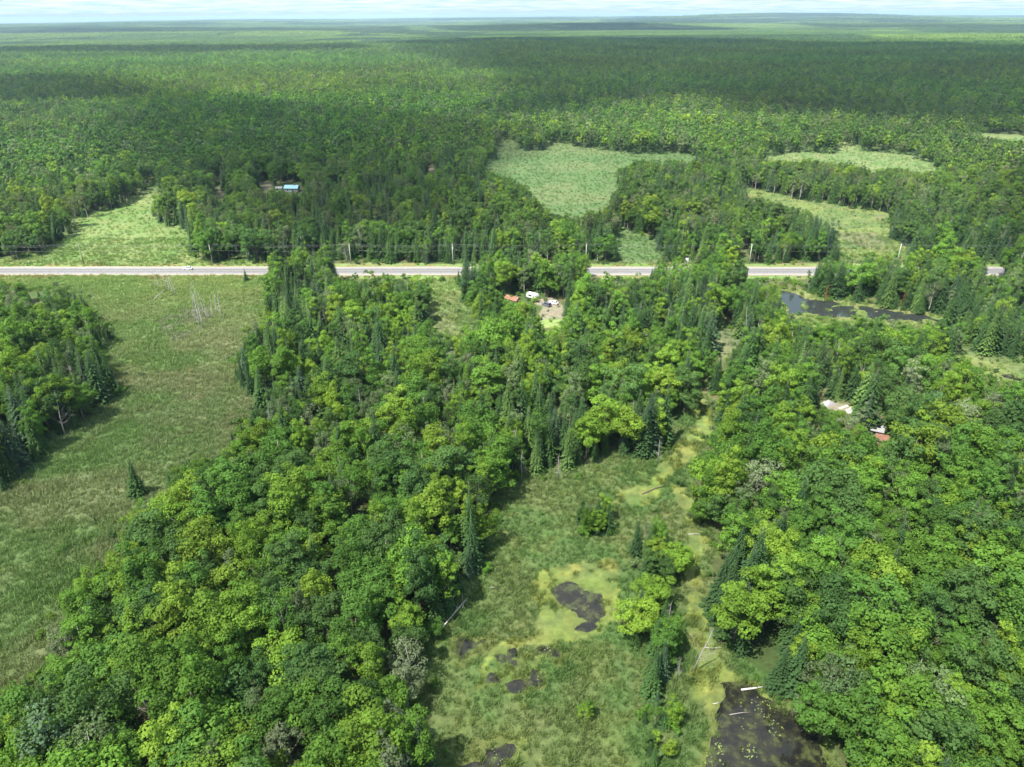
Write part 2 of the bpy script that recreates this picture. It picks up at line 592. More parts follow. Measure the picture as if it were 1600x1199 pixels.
# meadows
mead = lerp(C3(0.102, 0.155, 0.056), C3(0.130, 0.162, 0.072), sstep(0.42, 0.62, n_big))
mead = lerp(mead, C3(0.138, 0.145, 0.082), 0.32 * sstep(0.52, 0.66, n_mid))
mead = lerp(mead, C3(0.21, 0.20, 0.125), 0.55 * sstep(0.67, 0.80, n_sml * 0.6 + n_mid * 0.4))
mead = lerp(mead, C3(0.072, 0.135, 0.036), 0.6 * sstep(0.55, 0.7, fbm(nx_, ny_, 17, 77)))
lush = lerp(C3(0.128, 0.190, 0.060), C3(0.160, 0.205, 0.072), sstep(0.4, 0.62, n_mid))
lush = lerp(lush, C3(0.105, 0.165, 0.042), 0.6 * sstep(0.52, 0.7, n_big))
lit_grass = sstep(300, 345, ny_ + 14 * (n_big - 0.5)) * sstep(-95, -135, nx_ + 0.0) * 0.9  # mask of the sunlit upper meadow, put into the grass colour
mA = wide(covers([MEADOW_A, GLADE_K]))
col_n[mA] = lerp(mead, lush, np.maximum(lit_grass, 0.85 * sstep(268, 335, ny_ + 30 * (n_big - .5))))[mA]  # sunlight near the road painted as a blend to the brighter grass
mB = wide(covers([MEADOW_B]))
col_n[mB] = (lush * C3(.95, .95, 1.0))[mB]
mC = wide(covers([CLEAR_C, CLEAR_E]))
cc = lerp(C3(0.076, 0.125, 0.046), C3(0.098, 0.135, 0.055), sstep(0.45, 0.62, n_big))
col_n[mC] = cc[mC]
mD = wide(covers([CLEAR_D, CLEAR_G]))
col_n[mD] = lerp(C3(0.11, 0.165, 0.06), C3(0.14, 0.18, 0.072), sstep(0.45, 0.6, n_mid))[mD]
mF = wide(covers([CLEAR_F, STREAM_H2, GLADE_I]))
ff = lerp(C3(0.095, 0.135, 0.048), C3(0.130, 0.165, 0.055), sstep(0.42, 0.6, n_mid))
ff = lerp(ff, C3(0.11, 0.105, 0.075), 0.5 * sstep(0.55, 0.68, fbm(nx_, ny_, 22, 91)))
col_n[mF] = ff[mF]
mH = wide(covers([STREAM_H]))
col_n[mH] = lerp(C3(0.105, 0.145, 0.042), C3(0.145, 0.165, 0.062), sstep(0.45, 0.6, n_sml))[mH]
mJ = wide(covers([MARSH_J]))
jj = lerp(C3(0.078, 0.132, 0.040), C3(0.106, 0.142, 0.050), sstep(0.42, 0.6, n_mid))
jj = lerp(jj, C3(0.135, 0.155, 0.052), 0.45 * sstep(0.55, 0.7, n_sml))
col_n[mJ] = jj[mJ]
mG = covers(ALGAE) & mJ
n_alg = fbm(nx_, ny_, 2.4, 401, 3)
alg = lerp(C3(0.085, 0.115, 0.034), C3(0.155, 0.175, 0.045), sstep(0.34, 0.66, n_alg))
col_n[mG] = lerp(alg, jj, .6 * sstep(.52, .64, n_sml))[mG]
ro = road_off(nx_, ny_)
verge = (np.abs(ro) < 12 + 3 * (n_mid - 0.5))
col_n[verge] = lerp(lush, C3(0.16, 0.13, 0.06), 0.6 * sstep(0.5, 0.62, n_sml))[verge]
sand = covers([YARD_L] + YARD_N[:2] + YARD_N[3:4] + YARD_O[1:2])
col_n[sand] = lerp(C3(0.165, 0.145, 0.11), C3(0.12, 0.12, 0.075), sstep(0.45, 0.65, n_sml))[sand]
mLg = inpoly(wx, wy, W([(846, 497), (882, 497), (880, 514), (848, 514)]))
col_n[mLg] = lush[mLg]
duff = inpoly(wx, wy, W([(1355, 632), (1392, 640), (1392, 662), (1362, 660)]))
col_n[duff] = (0.14, 0.085, 0.06)
gray = inpoly(wx, wy, W([(255, 500), (300, 470), (335, 480), (330, 500), (290, 535), (262, 530)])) & (n_sml > 0.42)
col_n[gray] = col_n[gray] * .55 + np.array((0.13, 0.125, 0.105)) * .45
# beds of the ponds
wat = covers(WATER)
shal = covers([[(700, 985), (870, 985), (880, 1060), (850, 1120), (840, 1199), (690, 1230), (740, 1120)]]) & mJ & ~wat
wet2 = shal & (n_sml * 0.6 + n_mid * 0.4 > 0.53)
wat_r = covers(WATER_R) & (n_sml > 0.34)
gz_n = gz[near]
n_fin = fbm(nx_, ny_, 3.2, 19, 2)
gz_n = np.where(mJ, gz_n + 0.22 * (n_sml - 0.5) + 0.16 * (n_fin - .5), gz_n)
bed = np.maximum(soft(wat, 16), np.maximum(soft(wet2, 2) * .75, soft(wat_r, 1) * .92))
n_rag = fbm(nx_, ny_, 2.6, 119, 3)
n_rg2 = fbm(nx_, ny_, 7.0, 129, 3)
bed = bed * np.clip(-.40 + 1.5 * n_rag + 1.15 * n_rg2, 0, 1.3)
open_w = soft(inpoly(wx, wy, W([(1219, 453), (1238, 453), (1260, 465), (1259, 490), (1234, 493), (1227, 480)])), 1)
bed = np.maximum(bed, 1.1 * open_w)
gz_n = gz_n - 0.62 * bed
gz[near] = gz_n
mud = sstep(.25, .55, bed)
film = sstep(.08, .3, bed) * (1 - sstep(.42, .55, bed)) * mJ
col_n = lerp(col_n, lerp(C3(0.085, 0.115, 0.034), C3(0.15, 0.17, 0.045), n_rag), film * .8)
col_n = lerp(col_n, C3(0.045, 0.055, 0.025), sstep(.45, .6, bed))
# grassy ground is darkened evenly so that the tufts blend with it
openf = np.zeros(len(nx_), int)
n_fin0 = fbm(nx_, ny_, 2.2, 219, 2)
openf[mB | mC | mD | mF | mH | verge] = 3
openf[mA] = 1
openf[mJ] = 2
openf[sand | duff] = 0
openf[mG & (n_sml * .5 + n_fin0 * .5 > .42)] = 0
col_n = np.where((openf > 0)[:, None], col_n * .80, col_n)
openg = np.zeros(len(gx), int)
openg[near] = openf
cover = np.empty((len(gx), 4))
far_n = fbm(gx, gy, 300, 12)
cover[:, :3] = lerp(C3(0.035, 0.055, 0.018), C3(0.05, 0.075, 0.022), far_n)
cover[:, 3] = 1
cover[near, :3] = col_n
nxg, nyg = len(xs), len(ys)
ii, jj_ = np.meshgrid(np.arange(nxg - 1), np.arange(nyg - 1))
a0 = (jj_ * nxg + ii).ravel()
faces = np.stack([a0, a0 + 1, a0 + 1 + nxg, a0 + nxg], 1)
me = mesh_from('ground', np.stack([gx, gy, gz], 1), faces, [M_GROUND], None, True, {'cover': ('FLOAT_COLOR', cover)})
ground = bpy.data.objects.new('ground', me)
COL.objects.link(ground)
tag(ground, kind='structure')


def sheet(name, pts, z, mat):
    me = mesh_from(name, [(p[0], p[1], z) for p in pts], [tuple(range(len(pts)))], [mat])
    o = bpy.data.objects.new(name, me)
    COL.objects.link(o)
    tag(o, kind='structure')
    return o


pw = W([(640, 1330), (1480, 1330), (1330, 1100), (1150, 1000), (1120, 860), (820, 860), (740, 960), (680, 1120)])
sheet('marsh_water', pw[::-1], -0.30, M_WATER)
pw = W([(1205, 520), (1560, 520), (1560, 492), (1400, 470), (1210, 446)])
M_CLEAR = M_WATER.copy()
M_CLEAR.name = 'clear_stream_water'
for n_ in M_CLEAR.node_tree.nodes:
    if n_.type == 'BSDF_PRINCIPLED':
        for k_ in ('Base Color', 'Roughness'):
            M_CLEAR.node_tree.links.remove(n_.inputs[k_].links[0])
        n_.inputs['Base Color'].default_value = (0.02, 0.024, 0.022, 1)
        n_.inputs['Roughness'].default_value = .04
sheet('stream_water', pw, -0.30, M_CLEAR)
pw = W([(1500, 610), (1680, 640), (1680, 575), (1500, 555)])
sheet('brook_water', pw, -0.30, M_WATER)

# ------------------------------------------------------------------ road
M_ASPH = mat_simple('worn_asphalt', (0.105, 0.105, 0.112), 0.85, noise=0.12, scale=0.6)
M_GRAV = mat_simple('gravel', (0.20, 0.178, 0.15), 0.95, noise=0.25, scale=1.2)
M_YEL = mat_simple('road_paint_yellow', (0.45, 0.33, 0.07), 0.7, noise=0.3, scale=0.8)
M_WHT = mat_simple('road_paint_white', (0.55, 0.55, 0.53), 0.7, noise=0.3, scale=0.8)


def strip(name, o0, o1, z, mat, L0=-900, L1=2200, wob=0.0):
    V, F = [], []
    k = 0
    for s in np.arange(L0, L1 + 1, 12.0):
        j0 = wob * (random.random() - 0.5)
        j1 = wob * (random.random() - 0.5)
        for o_, j in ((o0, j0), (o1, j1)):
            p = RD_P + RD_DIR * s + RD_N * (o_ + j)
            V.append((p[0], p[1], z + float(terrain(p[0], p[1])) * 1.0))
        if k:
            F.append((2 * k - 2, 2 * k, 2 * k + 1, 2 * k - 1))
        k += 1
    o = bpy.data.objects.new(name, mesh_from(name, V, F, [mat]))
    COL.objects.link(o)
    tag(o, kind='structure')
    return o


strip('road_shoulder', -7.0, 6.6, 0.12, M_GRAV, wob=0.9)
strip('road', -4.0, 4.0, 0.17, M_ASPH)
strip('road_center_line', -0.07, 0.07, 0.176, M_YEL)
strip('road_edge_line', -3.55, -3.43, 0.176, M_WHT)
strip('road_edge_line', 3.43, 3.55, 0.176, M_WHT)


# ------------------------------------------------------------------ tree shapes
def cards(c, n, size, var, asp=0.8):
    """folded leaf sprays: centres c, normals n -> verts, tris, var"""
    k = len(c)
    n = n / (np.linalg.norm(n, axis=1, keepdims=True) + 1e-9)
    r = rng.normal(size=(k, 3))
    t = np.cross(n, r)
    t /= np.linalg.norm(t, axis=1, keepdims=True) + 1e-9
    b = np.cross(n, t)
    s = np.asarray(size).reshape(-1, 1)
    drop = n * s * 0.28
    V = np.stack([c - t * s, c + b * s * asp - drop, c + t * s, c - b * s * asp - drop], 1).reshape(-1, 3)
    q = np.arange(k)[:, None] * 4
    T = np.concatenate([q + np.array([[0, 2, 1]]), q + np.array([[0, 3, 2]])], 0)
    return V, T, np.repeat(var, 4)


def unit(n):
    d = rng.normal(size=(n, 3))
    return d / np.linalg.norm(d, axis=1, keepdims=True)


def broadleaf(H, RR, nclump, per, card, top=0.40, cz=0.60, low=-0.45, loose=0.0):
    """returns crown (V, T, var) and the limb tips"""
    ph = rng.uniform(0, 6.28, 6)
    d = unit(nclump * 5)
    d = d[d[:, 2] > low][:nclump]
    az = np.arctan2(d[:, 1], d[:, 0])
    lump = 1 + 0.17 * np.sin(2 * az + ph[0]) + 0.14 * np.sin(3 * az + ph[1] + 2 * d[:, 2]) + 0.12 * np.sin(5 * d[:, 2] + ph[2]) + .07 * np.sin(7 * az + ph[3])
    rad = rng.uniform(0.62, 0.98, len(d)) * lump
    c = d * rad[:, None] * np.array([RR, RR, H * top]) + np.array([0, 0, H * cz])
    # fill the heart of the crown so that one does not look through it
    k2 = max(3, nclump // 5)
    ci = unit(k2) * rng.uniform(0.1, 0.55, (k2, 1)) * np.array([RR, RR, H * top]) + np.array([0, 0, H * cz])
    c = np.concatenate([c, ci])
    rc = RR * rng.uniform(0.15, 0.35, len(c))
    cv = np.clip(rng.normal(0.5, 0.16, len(c)), 0.05, 0.95)
    P, Nn, S, Va = [], [], [], []
    for i in range(len(c)):
        m = int(per * (rc[i] / (RR * 0.28)) ** 2)
        dd = unit(m)
        out = c[i] - np.array([0, 0, H * (cz - 0.12)])
        out = out / (np.linalg.norm(out) + 1e-6) + np.array([0, 0, 0.6])
        keep = dd @ out > rng.uniform(-0.75, 0.1, m)
        dd = dd[keep]
        sq = np.array([1, 1, 0.72])
        P.append(c[i] + dd * sq * rc[i] * rng.uniform(0.70, 1.10 + loose, (len(dd), 1)))
        Nn.append(dd + 0.38 * rng.normal(size=dd.shape) + np.array([0, 0, 0.25]))
        S.append(card * rng.uniform(0.65, 1.3, len(dd)))
        Va.append(np.clip(cv[i] + rng.normal(0, 0.13, len(dd)), 0, 1))
    V, T, A = cards(np.concatenate(P), np.concatenate(Nn), np.concatenate(S), np.concatenate(Va))
    return (V, T, A), c


def trunk_limbs(H, r0, tips, mb, frac=0.72, lean=0.25, nl=9):
    p = [np.array([0, 0, -0.3]), np.array([rng.normal(0, .1), rng.normal(0, .1), H * .25]), np.array([rng.normal(0, lean), rng.normal(0, lean), H * .5]),
         np.array([rng.normal(0, lean), rng.normal(0, lean), H * frac])]
    mb.tube(p, [r0 * 1.25, r0, r0 * .75, r0 * .3], 6)
    idx = rng.permutation(len(tips))[:nl]
    for i in idx:
        tp = tips[i]
        z0 = min(max(tp[2] * rng.uniform(0.45, 0.7), H * .22), H * .66)
        st = np.array([0, 0, z0])
        mid = (st + tp) / 2 + np.array([0, 0, -0.05 * H])
        mb.tube([st, mid, tp], [r0 * .42, r0 * .28, r0 * .08], 4)


def spruce(H, RR, layers, br, sub, taper=0.9, droop=0.35):
    V, T, A = [], [], []
    n = 0
    for l in range(layers):
        f = (l + rng.uniform(-.25, .25)) / layers
        f = min(max(f, 0.0), 0.985)
        z = H * (0.06 + 0.94 * f)
        r = RR * (1 - f) ** taper * rng.uniform(0.82, 1.12) + 0.12
        nb = max(4, int(br * (0.45 + 0.55 * (1 - f))))
        a0 = rng.uniform(0, 6.28)
        for k in range(nb):
            a = a0 + 6.283 * k / nb + rng.normal(0, .12)
            rr = r * rng.uniform(0.75, 1.12)
            o = np.array([math.cos(a), math.sin(a), 0])
            t = np.array([-math.sin(a), math.cos(a), 0])
            dz = -droop * rr * rng.uniform(.6, 1.3) + (0.35 * rr if f > .8 else 0)
            tip = o * rr + np.array([0, 0, z + dz])
            root = o * 0.08 + np.array([0, 0, z + 0.12 * rr])
            wd = rr * 0.30
            v = rng.uniform(0.25, 0.75)
            for s_ in range(sub):
                fr = (s_ + 0.6) / sub
                c = root * (1 - fr) + tip * fr
                wv = wd * (1.15 - 0.75 * fr)
                ln = (tip - root) / sub * 0.95
                V += [c - ln * 0.6, c + t * wv - np.array([0, 0, .28 * wv]) + ln * .25, c + ln * 0.75, c - t * wv - np.array([0, 0, .28 * wv]) + ln * .25]
                T += [(n, n + 1, n + 2), (n, n + 2, n + 3)]
                A += [min(1, v + 0.25 * fr)] * 4
                n += 4
    return np.array(V), np.array(T), np.array(A)


def leaf_mesh(name, VTA, mat):
    V, T, A = VTA
    return mesh_from(name, V, T, [mat], None, False, {'var': ('FLOAT', A)})


def joined(name, VTA, leafmat, mb, barkmat):
    V, T, A = VTA
    tv = np.concatenate(mb.v)
    F = [tuple(q) for q in T] + [tuple(i + len(V) for i in q) for q in mb.f]
    return mesh_from(name, np.concatenate([V, tv]), F, [leafmat, barkmat], [0] * len(T) + [1] * len(mb.f), False,
                     {'var': ('FLOAT', np.concatenate([A, np.full(len(tv), .5)]))})


PROTO = {}          # kind -> list of dicts(crown, trunk, joined)


def make_proto(kind, VTA, leafmat, mb, barkmat, H, RR):
    PROTO.setdefault(kind, []).append(dict(crown=leaf_mesh('crown', VTA, leafmat), trunk=mb.mesh('trunk', [barkmat], True),
                                           both=joined(kind, VTA, leafmat, mb, barkmat), H=H, R=RR))


# broad round maples
for i in range(9):
    H, RR = 14 * rng.uniform(.93, 1.07), rng.uniform(3.2, 4.6)
    vta, tips = broadleaf(H, RR, 52, 165, 0.225, top=rng.uniform(.37, .47), cz=.57, loose=.12)
    mb = MB()
    trunk_limbs(H, 0.21, tips, mb)
    make_proto('broadleaf', vta, M_LEAF, mb, M_BARK, H, RR)
# slimmer birches, ashes and poplars
for i in range(7):
    H, RR = 14.5 * rng.uniform(.95, 1.08), rng.uniform(2.7, 3.4)
    vta, tips = broadleaf(H, RR, 42, 110, 0.20, top=rng.uniform(.40, .46), cz=.57, low=-.75, loose=.15)
    mb = MB()
    trunk_limbs(H, 0.16, tips, mb, frac=.85)
    make_proto('broadleaf', vta, M_LEAF, mb, M_PALE, H, RR)
# airy, see-through crowns
for i in range(4):
    H, RR = 14 * rng.uniform(.95, 1.08), rng.uniform(3.2, 4.2)
    vta, tips = broadleaf(H, RR, 34, 85, 0.19, top=.40, cz=.60, low=-.5, loose=.35)
    mb = MB()
    trunk_limbs(H, 0.17, tips, mb, frac=.85, nl=14)
    make_proto('broadleaf', vta, M_LEAF, mb, M_PALE, H, RR)
NB = len(PROTO['broadleaf'])
for i in range(7):
    H, RR = 12 * rng.uniform(.93, 1.07), rng.uniform(1.7, 2.5)
    vta = spruce(H, RR, 36, 12, 3, taper=rng.uniform(.8, 1.15), droop=.22)
    mb = MB()
    mb.tube([(0, 0, -.3), (0, 0, H * .5), (0, 0, H * .98)], [.17, .11, .02], 6)
    make_proto('spruce', vta, M_NEEDLE, mb, M_BARK, H, RR)
NS = len(PROTO['spruce'])
for i in range(3):
    H, RR = 17, 4.2
    vta, tips = broadleaf(H, RR, 44, 70, 0.25, top=.42, cz=.56, low=-.6, loose=.4)
    mb = MB()
    trunk_limbs(H, 0.25, tips, mb, frac=.9, nl=16)
    make_proto('pine', vta, M_NEEDLE, mb, M_BARK, H, RR)
for i in range(5):
    H, RR = 3.0, 1.7
    vta, tips = broadleaf(H, RR, 15, 55, 0.20, top=.46, cz=.5, low=-.7, loose=.3)
    mb = MB()
    for a in range(4):
        an = rng.uniform(0, 6.28)
        mb.tube([(0, 0, -.2), (.5 * math.cos(an), .5 * math.sin(an), 1.1), (.9 * math.cos(an), .9 * math.sin(an), 2.0)], [.06, .04, .015], 4)
    make_proto('shrub', vta, M_LEAF, mb, M_BARK, H, RR)


def dead_tree(H, r0, nb, length, up=0.5, twigs=4):
    tr, br = MB(), MB()
    tr.tube([(0, 0, -.4), (rng.normal(0, .1), rng.normal(0, .1), H * .4), (rng.normal(0, .2), rng.normal(0, .2), H * .75), (rng.normal(0, .3), rng.normal(0, .3), H)],
            [r0 * 1.2, r0 * .9, r0 * .5, r0 * .12], 6)
    for k in range(nb):
        f = rng.uniform(.28, .97)
        a = rng.uniform(0, 6.28)
        ln = length * (1.15 - f) * rng.uniform(.5, 1.2) + .3
        o = np.array([math.cos(a), math.sin(a), up * rng.uniform(.4, 1.4)])
        s = np.array([0, 0, H * f])
        m = s + o * ln * .5 + np.array([0, 0, -.06 * ln])
        e = s + o * ln + np.array([0, 0, .08 * ln])
        rr = max(.02, r0 * .38 * (1.1 - f))
        br.tube([s, m, e], [rr, rr * .65, rr * .2], 4)
        for q in range(twigs):
            t = rng.uniform(.4, .95)
            p = s + (e - s) * t
            dd = o * .6 + rng.normal(0, .6, 3)
            br.tube([p, p + dd * ln * .28], [rr * .4, rr * .12], 3)
    return tr, br


DEAD = []
for (H, r0, nb, ln, up, tw) in [(11, .16, 16, 4.2, .7, 5), (12, .15, 18, 3.4, .9, 5), (9, .12, 34, 1.5, -.25, 2), (11, .13, 44, 1.7, -.3, 2), (7, .09, 12, 1.2, .3, 2)]:
    a, b_ = dead_tree(H, r0, nb, ln, up, tw)
    DEAD.append(dict(trunk=a.mesh('trunk', [M_DEAD], True), branches=b_.mesh('branches', [M_DEAD], True), H=H))

# simple shapes for the middle distance
LOW = []
for i in range(8):
    H, RR = 14, rng.uniform(3.2, 4.8)
    vta, tips = broadleaf(H, RR, 24, 22, 0.62, top=.42)
    LOW.append(leaf_mesh('far_broadleaf', vta, M_LEAF))
for i in range(5):
    LOW.append(leaf_mesh('far_spruce', spruce(12, rng.uniform(1.8, 2.4), 9, 7, 1), M_NEEDLE))


def patch_mesh(size, sp, conif):
    V, T, A = [], [], []
    n = 0
    for gx_ in np.arange(-size / 2, size / 2, sp):
        for gy_ in np.arange(-size / 2, size / 2, sp):
            x = gx_ + rng.uniform(-.45, .45) * sp
            y = gy_ + rng.uniform(-.45, .45) * sp
            v = np.clip(rng.normal(.5, .24), 0, 1)
            if rng.random() < conif:
                h, r, k = rng.uniform(11, 19), rng.uniform(1.6, 2.6), 4
                zb = 2
            else:
                h, r, k = rng.uniform(11, 16.5), rng.uniform(3.2, 5), 6
                zb = 4
            a0 = rng.uniform(0, 6.28)
            conifer = k == 4
            ring = [(x + r * rng.uniform(.8, 1.2) * math.cos(a0 + 6.283 * q / k), y + r * rng.uniform(.8, 1.2) * math.sin(a0 + 6.283 * q / k), (zb if conifer else h * rng.uniform(.5, .68))) for q in range(k)]
            top = [(x + (0 if conifer else rng.normal(0, .8)), y, h)]
            V += ring + top
            A += [v] * (k + 1)
            T += [(n + q, n + (q + 1) % k, n + k) for q in range(k)]
            n += k + 1
            if not conifer:
                low = [(p[0] * .75 + x * .25, p[1] * .75 + y * .25, zb) for p in ring]
                V += low
                A += [v] * k
                for q in range(k):
                    q2 = (q + 1) % k
                    T += [(n + q, n + q2, n - k - 1 + q2), (n + q, n - k - 1 + q2, n - k - 1 + q)]
                n += k
    return leaf_mesh('forest_patch', (np.array(V), np.array(T), np.array(A)), M_LEAF)


# ------------------------------------------------------------------ where the trees stand
WIN_W = [np.array(p, float) for p in WINDOWS]
for p in YARD_N + YARD_O + YARD_P:
    q = np.array(p, float)
    c = q.mean(0)
    WIN_W.append(c + (q - c) * np.array([1.2, 1.35]))
CON_PX = [(440, 520, 55, 75, .75), (395, 600, 30, 45, .85), (430, 660, 40, 40, .6), (120, 640, 60, 50, .7), (60, 720, 50, 40, .75), (735, 435, 22, 30, .9), (630, 485, 40, 25, .6),
          (850, 690, 120, 30, .55), (1010, 690, 45, 28, .6), (1390, 470, 120, 26, .75), (1530, 520, 90, 35, .85), (1300, 440, 22, 20, .8), (1270, 390, 50, 18, .8),
          (940, 390, 35, 14, .85), (720, 900, 25, 60, .55), (1160, 990, 25, 45, .7), (1230, 1060, 30, 30, .7), (560, 350, 180, 60, .4), (480, 395, 160, 16, .55), (1140, 560, 40, 30, .55),
          (1080, 590, 30, 40, .5), (1360, 310, 90, 18, .5), (1150, 330, 60, 25, .5), (240, 240, 160, 25, .3), (690, 280, 100, 40, .35), (1490, 350, 40, 30, .5), (1040, 420, 30, 14, .4)]
CON_W = []
for px, py, sx, sy, aa in CON_PX:
    c, e, f = G(px, py), G(px + sx, py), G(px, py - sy)
    CON_W.append((c[0], c[1], abs(e[0] - c[0]) + 2, abs(f[1] - c[1]) + 2, aa))


def conif_frac(x, y):
    c = 0.06 + .13 * sstep(140, 220, y) + 0.36 * sstep(.49, .64, fbm(x, y, 46, 40)) * sstep(150, 215, y)
    c = c * (1 - .3 * sstep(380, 460, y)) + 0.03 * sstep(330, 420, y) - 0.08 * sstep(900, 1500, y)
    for cx, cy_, sx, sy, aa in CON_W:
        c = np.maximum(c, np.minimum(.72, aa * 1.5 * np.exp(-((x - cx) / sx) ** 2 - ((y - cy_) / sy) ** 2)))
    return np.clip(c, 0, .95)


def jgrid(sp, y0, y1, half):
    """jittered grid in the drone's field of view: half(y) gives the half width"""
    X, Y = [], []
    for k, y in enumerate(np.arange(y0, y1, sp * .87)):
        h = half(y)
        x = np.arange(-h, h, sp) + (sp / 2 if k % 2 else 0)
        X.append(x)
        Y.append(np.full(len(x), y))
    X, Y = np.concatenate(X), np.concatenate(Y)
    return X + rng.uniform(-.38, .38, len(X)) * sp, Y + rng.uniform(-.38, .38, len(X)) * sp


def seen_open(x, y, H, rad):
    """does a tree of height H here stand in, or hide, open ground that the photo shows?"""
    bad = np.zeros(len(x), bool)
    tests = [(0, 0), (0, .2), (0, .4), (0, .6), (0, .8), (0, .97), (-.9, .62), (.9, .62), (-.6, .85), (.6, .85), (-.8, .42), (.8, .42)]
    z0 = terrain(x, y)
    for s, f in tests:
        px, py, _ = project(np.stack([x + s * rad, y, z0 + f * H], 1))
        for p in WIN_W:
            bad |= inpoly(px, py, p)
    return bad


def settle(x, y, H, rad, fmin=.45):
    ok = np.ones(len(x), bool)
    sc = np.ones(len(x))
    ro = road_off(x, y)
    ok &= (ro < -9.5) | (ro > 12.5)
    near = y < 1300
    todo = near & ok
    for f in (1.0, .8, .62, fmin):
        idx = np.where(todo)[0]
        if not len(idx):
            break
        bad = seen_open(x[idx], y[idx], H[idx] * f, rad[idx] * f)
        sc[idx[~bad]] = f
        todo[idx[~bad]] = False
    ok &= ~todo
    return ok, sc


HALF = lambda y: np.maximum(95 + .62 * y, 0.86 * y) if y > 200 else 215.0
# broadleaf layer
bx, by = jgrid(5.1, 40, 800, HALF)
fx, fy = jgrid(7.2, 800, 3300, HALF)
bx, by = np.concatenate([bx, fx]), np.concatenate([by, fy])
cf = conif_frac(bx, by)
keep = rng.random(len(bx)) > cf * 1.05
keep &= rng.random(len(bx)) > .08 + .5 * sstep(.36, .26, fbm(bx, by, 34, 202)) * (by > 230)
bx, by = bx[keep], by[keep]
bH = 14 * np.clip(rng.normal(1.0, .19, len(bx)), .5, 1.4) * (0.84 + .30 * fbm(bx, by, 45, 66)) * np.where(by > 420, .78 + .44 * fbm(bx, by, 170, 67), 1)
bR = bH / 14 * 4.3
ok, s = settle(bx, by, bH, bR)
bx, by, bH, bR = bx[ok], by[ok], (bH * s)[ok], (bR * s)[ok]
# spruce layer
sx_, sy_ = jgrid(3.6, 40, 800, HALF)
fx, fy = jgrid(6.0, 800, 2300, HALF)
sx_, sy_ = np.concatenate([sx_, fx]), np.concatenate([sy_, fy])
keep = rng.random(len(sx_)) < conif_frac(sx_, sy_) * .85
sx_, sy_ = sx_[keep], sy_[keep]
sH = 13.6 * np.clip(rng.normal(1.0, .25, len(sx_)), .4, 1.6)
sR = sH / 12 * 2.0
ok, s = settle(sx_, sy_, sH, sR, .35)
sx_, sy_, sH = sx_[ok], sy_[ok], (sH * s)[ok]

# island trees in the marsh, and the trees that stand alone
isl = []
for p, n, h0, h1 in ((ISLANDS[0], 10, 6, 10), (ISLANDS[1], 32, 4.0, 10.0), (ISLANDS[2], 5, 3, 5), (ISLANDS[3], 10, 3, 6.5)):
    pp = W(p)
    c = 0
    while c < n:
        x = rng.uniform(pp[:, 0].min(), pp[:, 0].max())
        y = rng.uniform(pp[:, 1].min(), pp[:, 1].max())
        if inpoly(np.array([x]), np.array([y]), pp)[0]:
            isl.append((x, y, rng.uniform(h0, h1)))
            c += 1
isl = np.array(isl)
pick = rng.random(len(isl)) < .5
bx = np.concatenate([bx, isl[pick, 0]])
by = np.concatenate([by, isl[pick, 1]])
bH = np.concatenate([bH, isl[pick, 2]])
lone = []
for px, py, h in ((217, 774, 12.0), (385, 440, 6.5), (268, 762, 5.5), (150, 818, 3.0), (50, 1085, 5), (8, 768, 8), (58, 722, 8), (1232, 438, 3), (196, 462, 2.5), (300, 740, 6)):
    g = G(px, py)
    lone.append((g[0], g[1], h))
lone = np.array(lone)
sx_ = np.concatenate([sx_, isl[~pick, 0], lone[:, 0]])
sy_ = np.concatenate([sy_, isl[~pick, 1], lone[:, 1]])
sH = np.concatenate([sH, isl[~pick, 2] * 1.1, lone[:, 2]])

TINTS = np.array([(0.084, 0.178, 0.022), (0.064, 0.146, 0.022), (0.112, 0.208, 0.022), (0.135, 0.225, 0.024), (0.058, 0.120, 0.027), (0.095, 0.145, 0.055), (0.046, 0.104, 0.024), (0.125, 0.170, 0.080)])
TINT_NAME = ['bright green', 'mid green', 'fresh green', 'yellow-green', 'dull green', 'grey-green', 'dark green', 'silvery green']
TP = np.array([.24, .22, .17, .08, .12, .07, .07, .03])
bt = rng.choice(len(TINTS), len(bx), p=TP)
# nearer the road and beyond it the woods are duller and more mixed
far_swap = (by > 330) & (rng.random(len(bx)) < np.where(by > 1000, .18, .5))
bt[far_swap] = rng.choice([1, 4, 5, 6], far_swap.sum())
stand = np.where(by > 380, .62 + .76 * fbm(bx, by, 210, 301, 3), 1.0)
btint = TINTS[bt] * np.clip(rng.normal(1, .12, (len(bx), 1)), .72, 1.35) * (0.82 + .36 * fbm(bx, by, 30, 23))[:, None] * stand[:, None]
btint = btint * np.array([1.17, 1.10, 1.18])
btint[:, 0] *= np.where(by > 380, .80 + .42 * fbm(bx, by, 330, 302, 3), 1.0)
bW = np.clip(rng.normal(.97, .14, len(bx)), .65, 1.3) * (1.06 - .2 * sstep(120, 240, by))
sW = np.clip(rng.normal(1.0, .16, len(sx_)), .6, 1.4)
bidx = rng.integers(0, 9, len(bx))
slim = (np.isin(bt, [5, 7])) | (rng.random(len(bx)) < .20 + .30 * sstep(170, 260, by))
bidx[slim] = rng.integers(9, NB, slim.sum())
STINT = np.array([(0.030, 0.064, 0.020), (0.038, 0.080, 0.020), (0.068, 0.120, 0.030), (0.040, 0.072, 0.034)])
S_NAME = ['dark', 'deep green', 'light green', 'blue-green']
st_ = rng.choice(4, len(sx_), p=[.4, .3, .17, .13])
stint = STINT[st_] * np.clip(rng.normal(1, .12, (len(sx_), 1)), .7, 1.35)
sidx = rng.integers(0, NS, len(sx_))
sidx[-len(lone)] = int(np.argmax([p['R'] for p in PROTO['spruce']]))
sW[-len(lone)] = 1.25

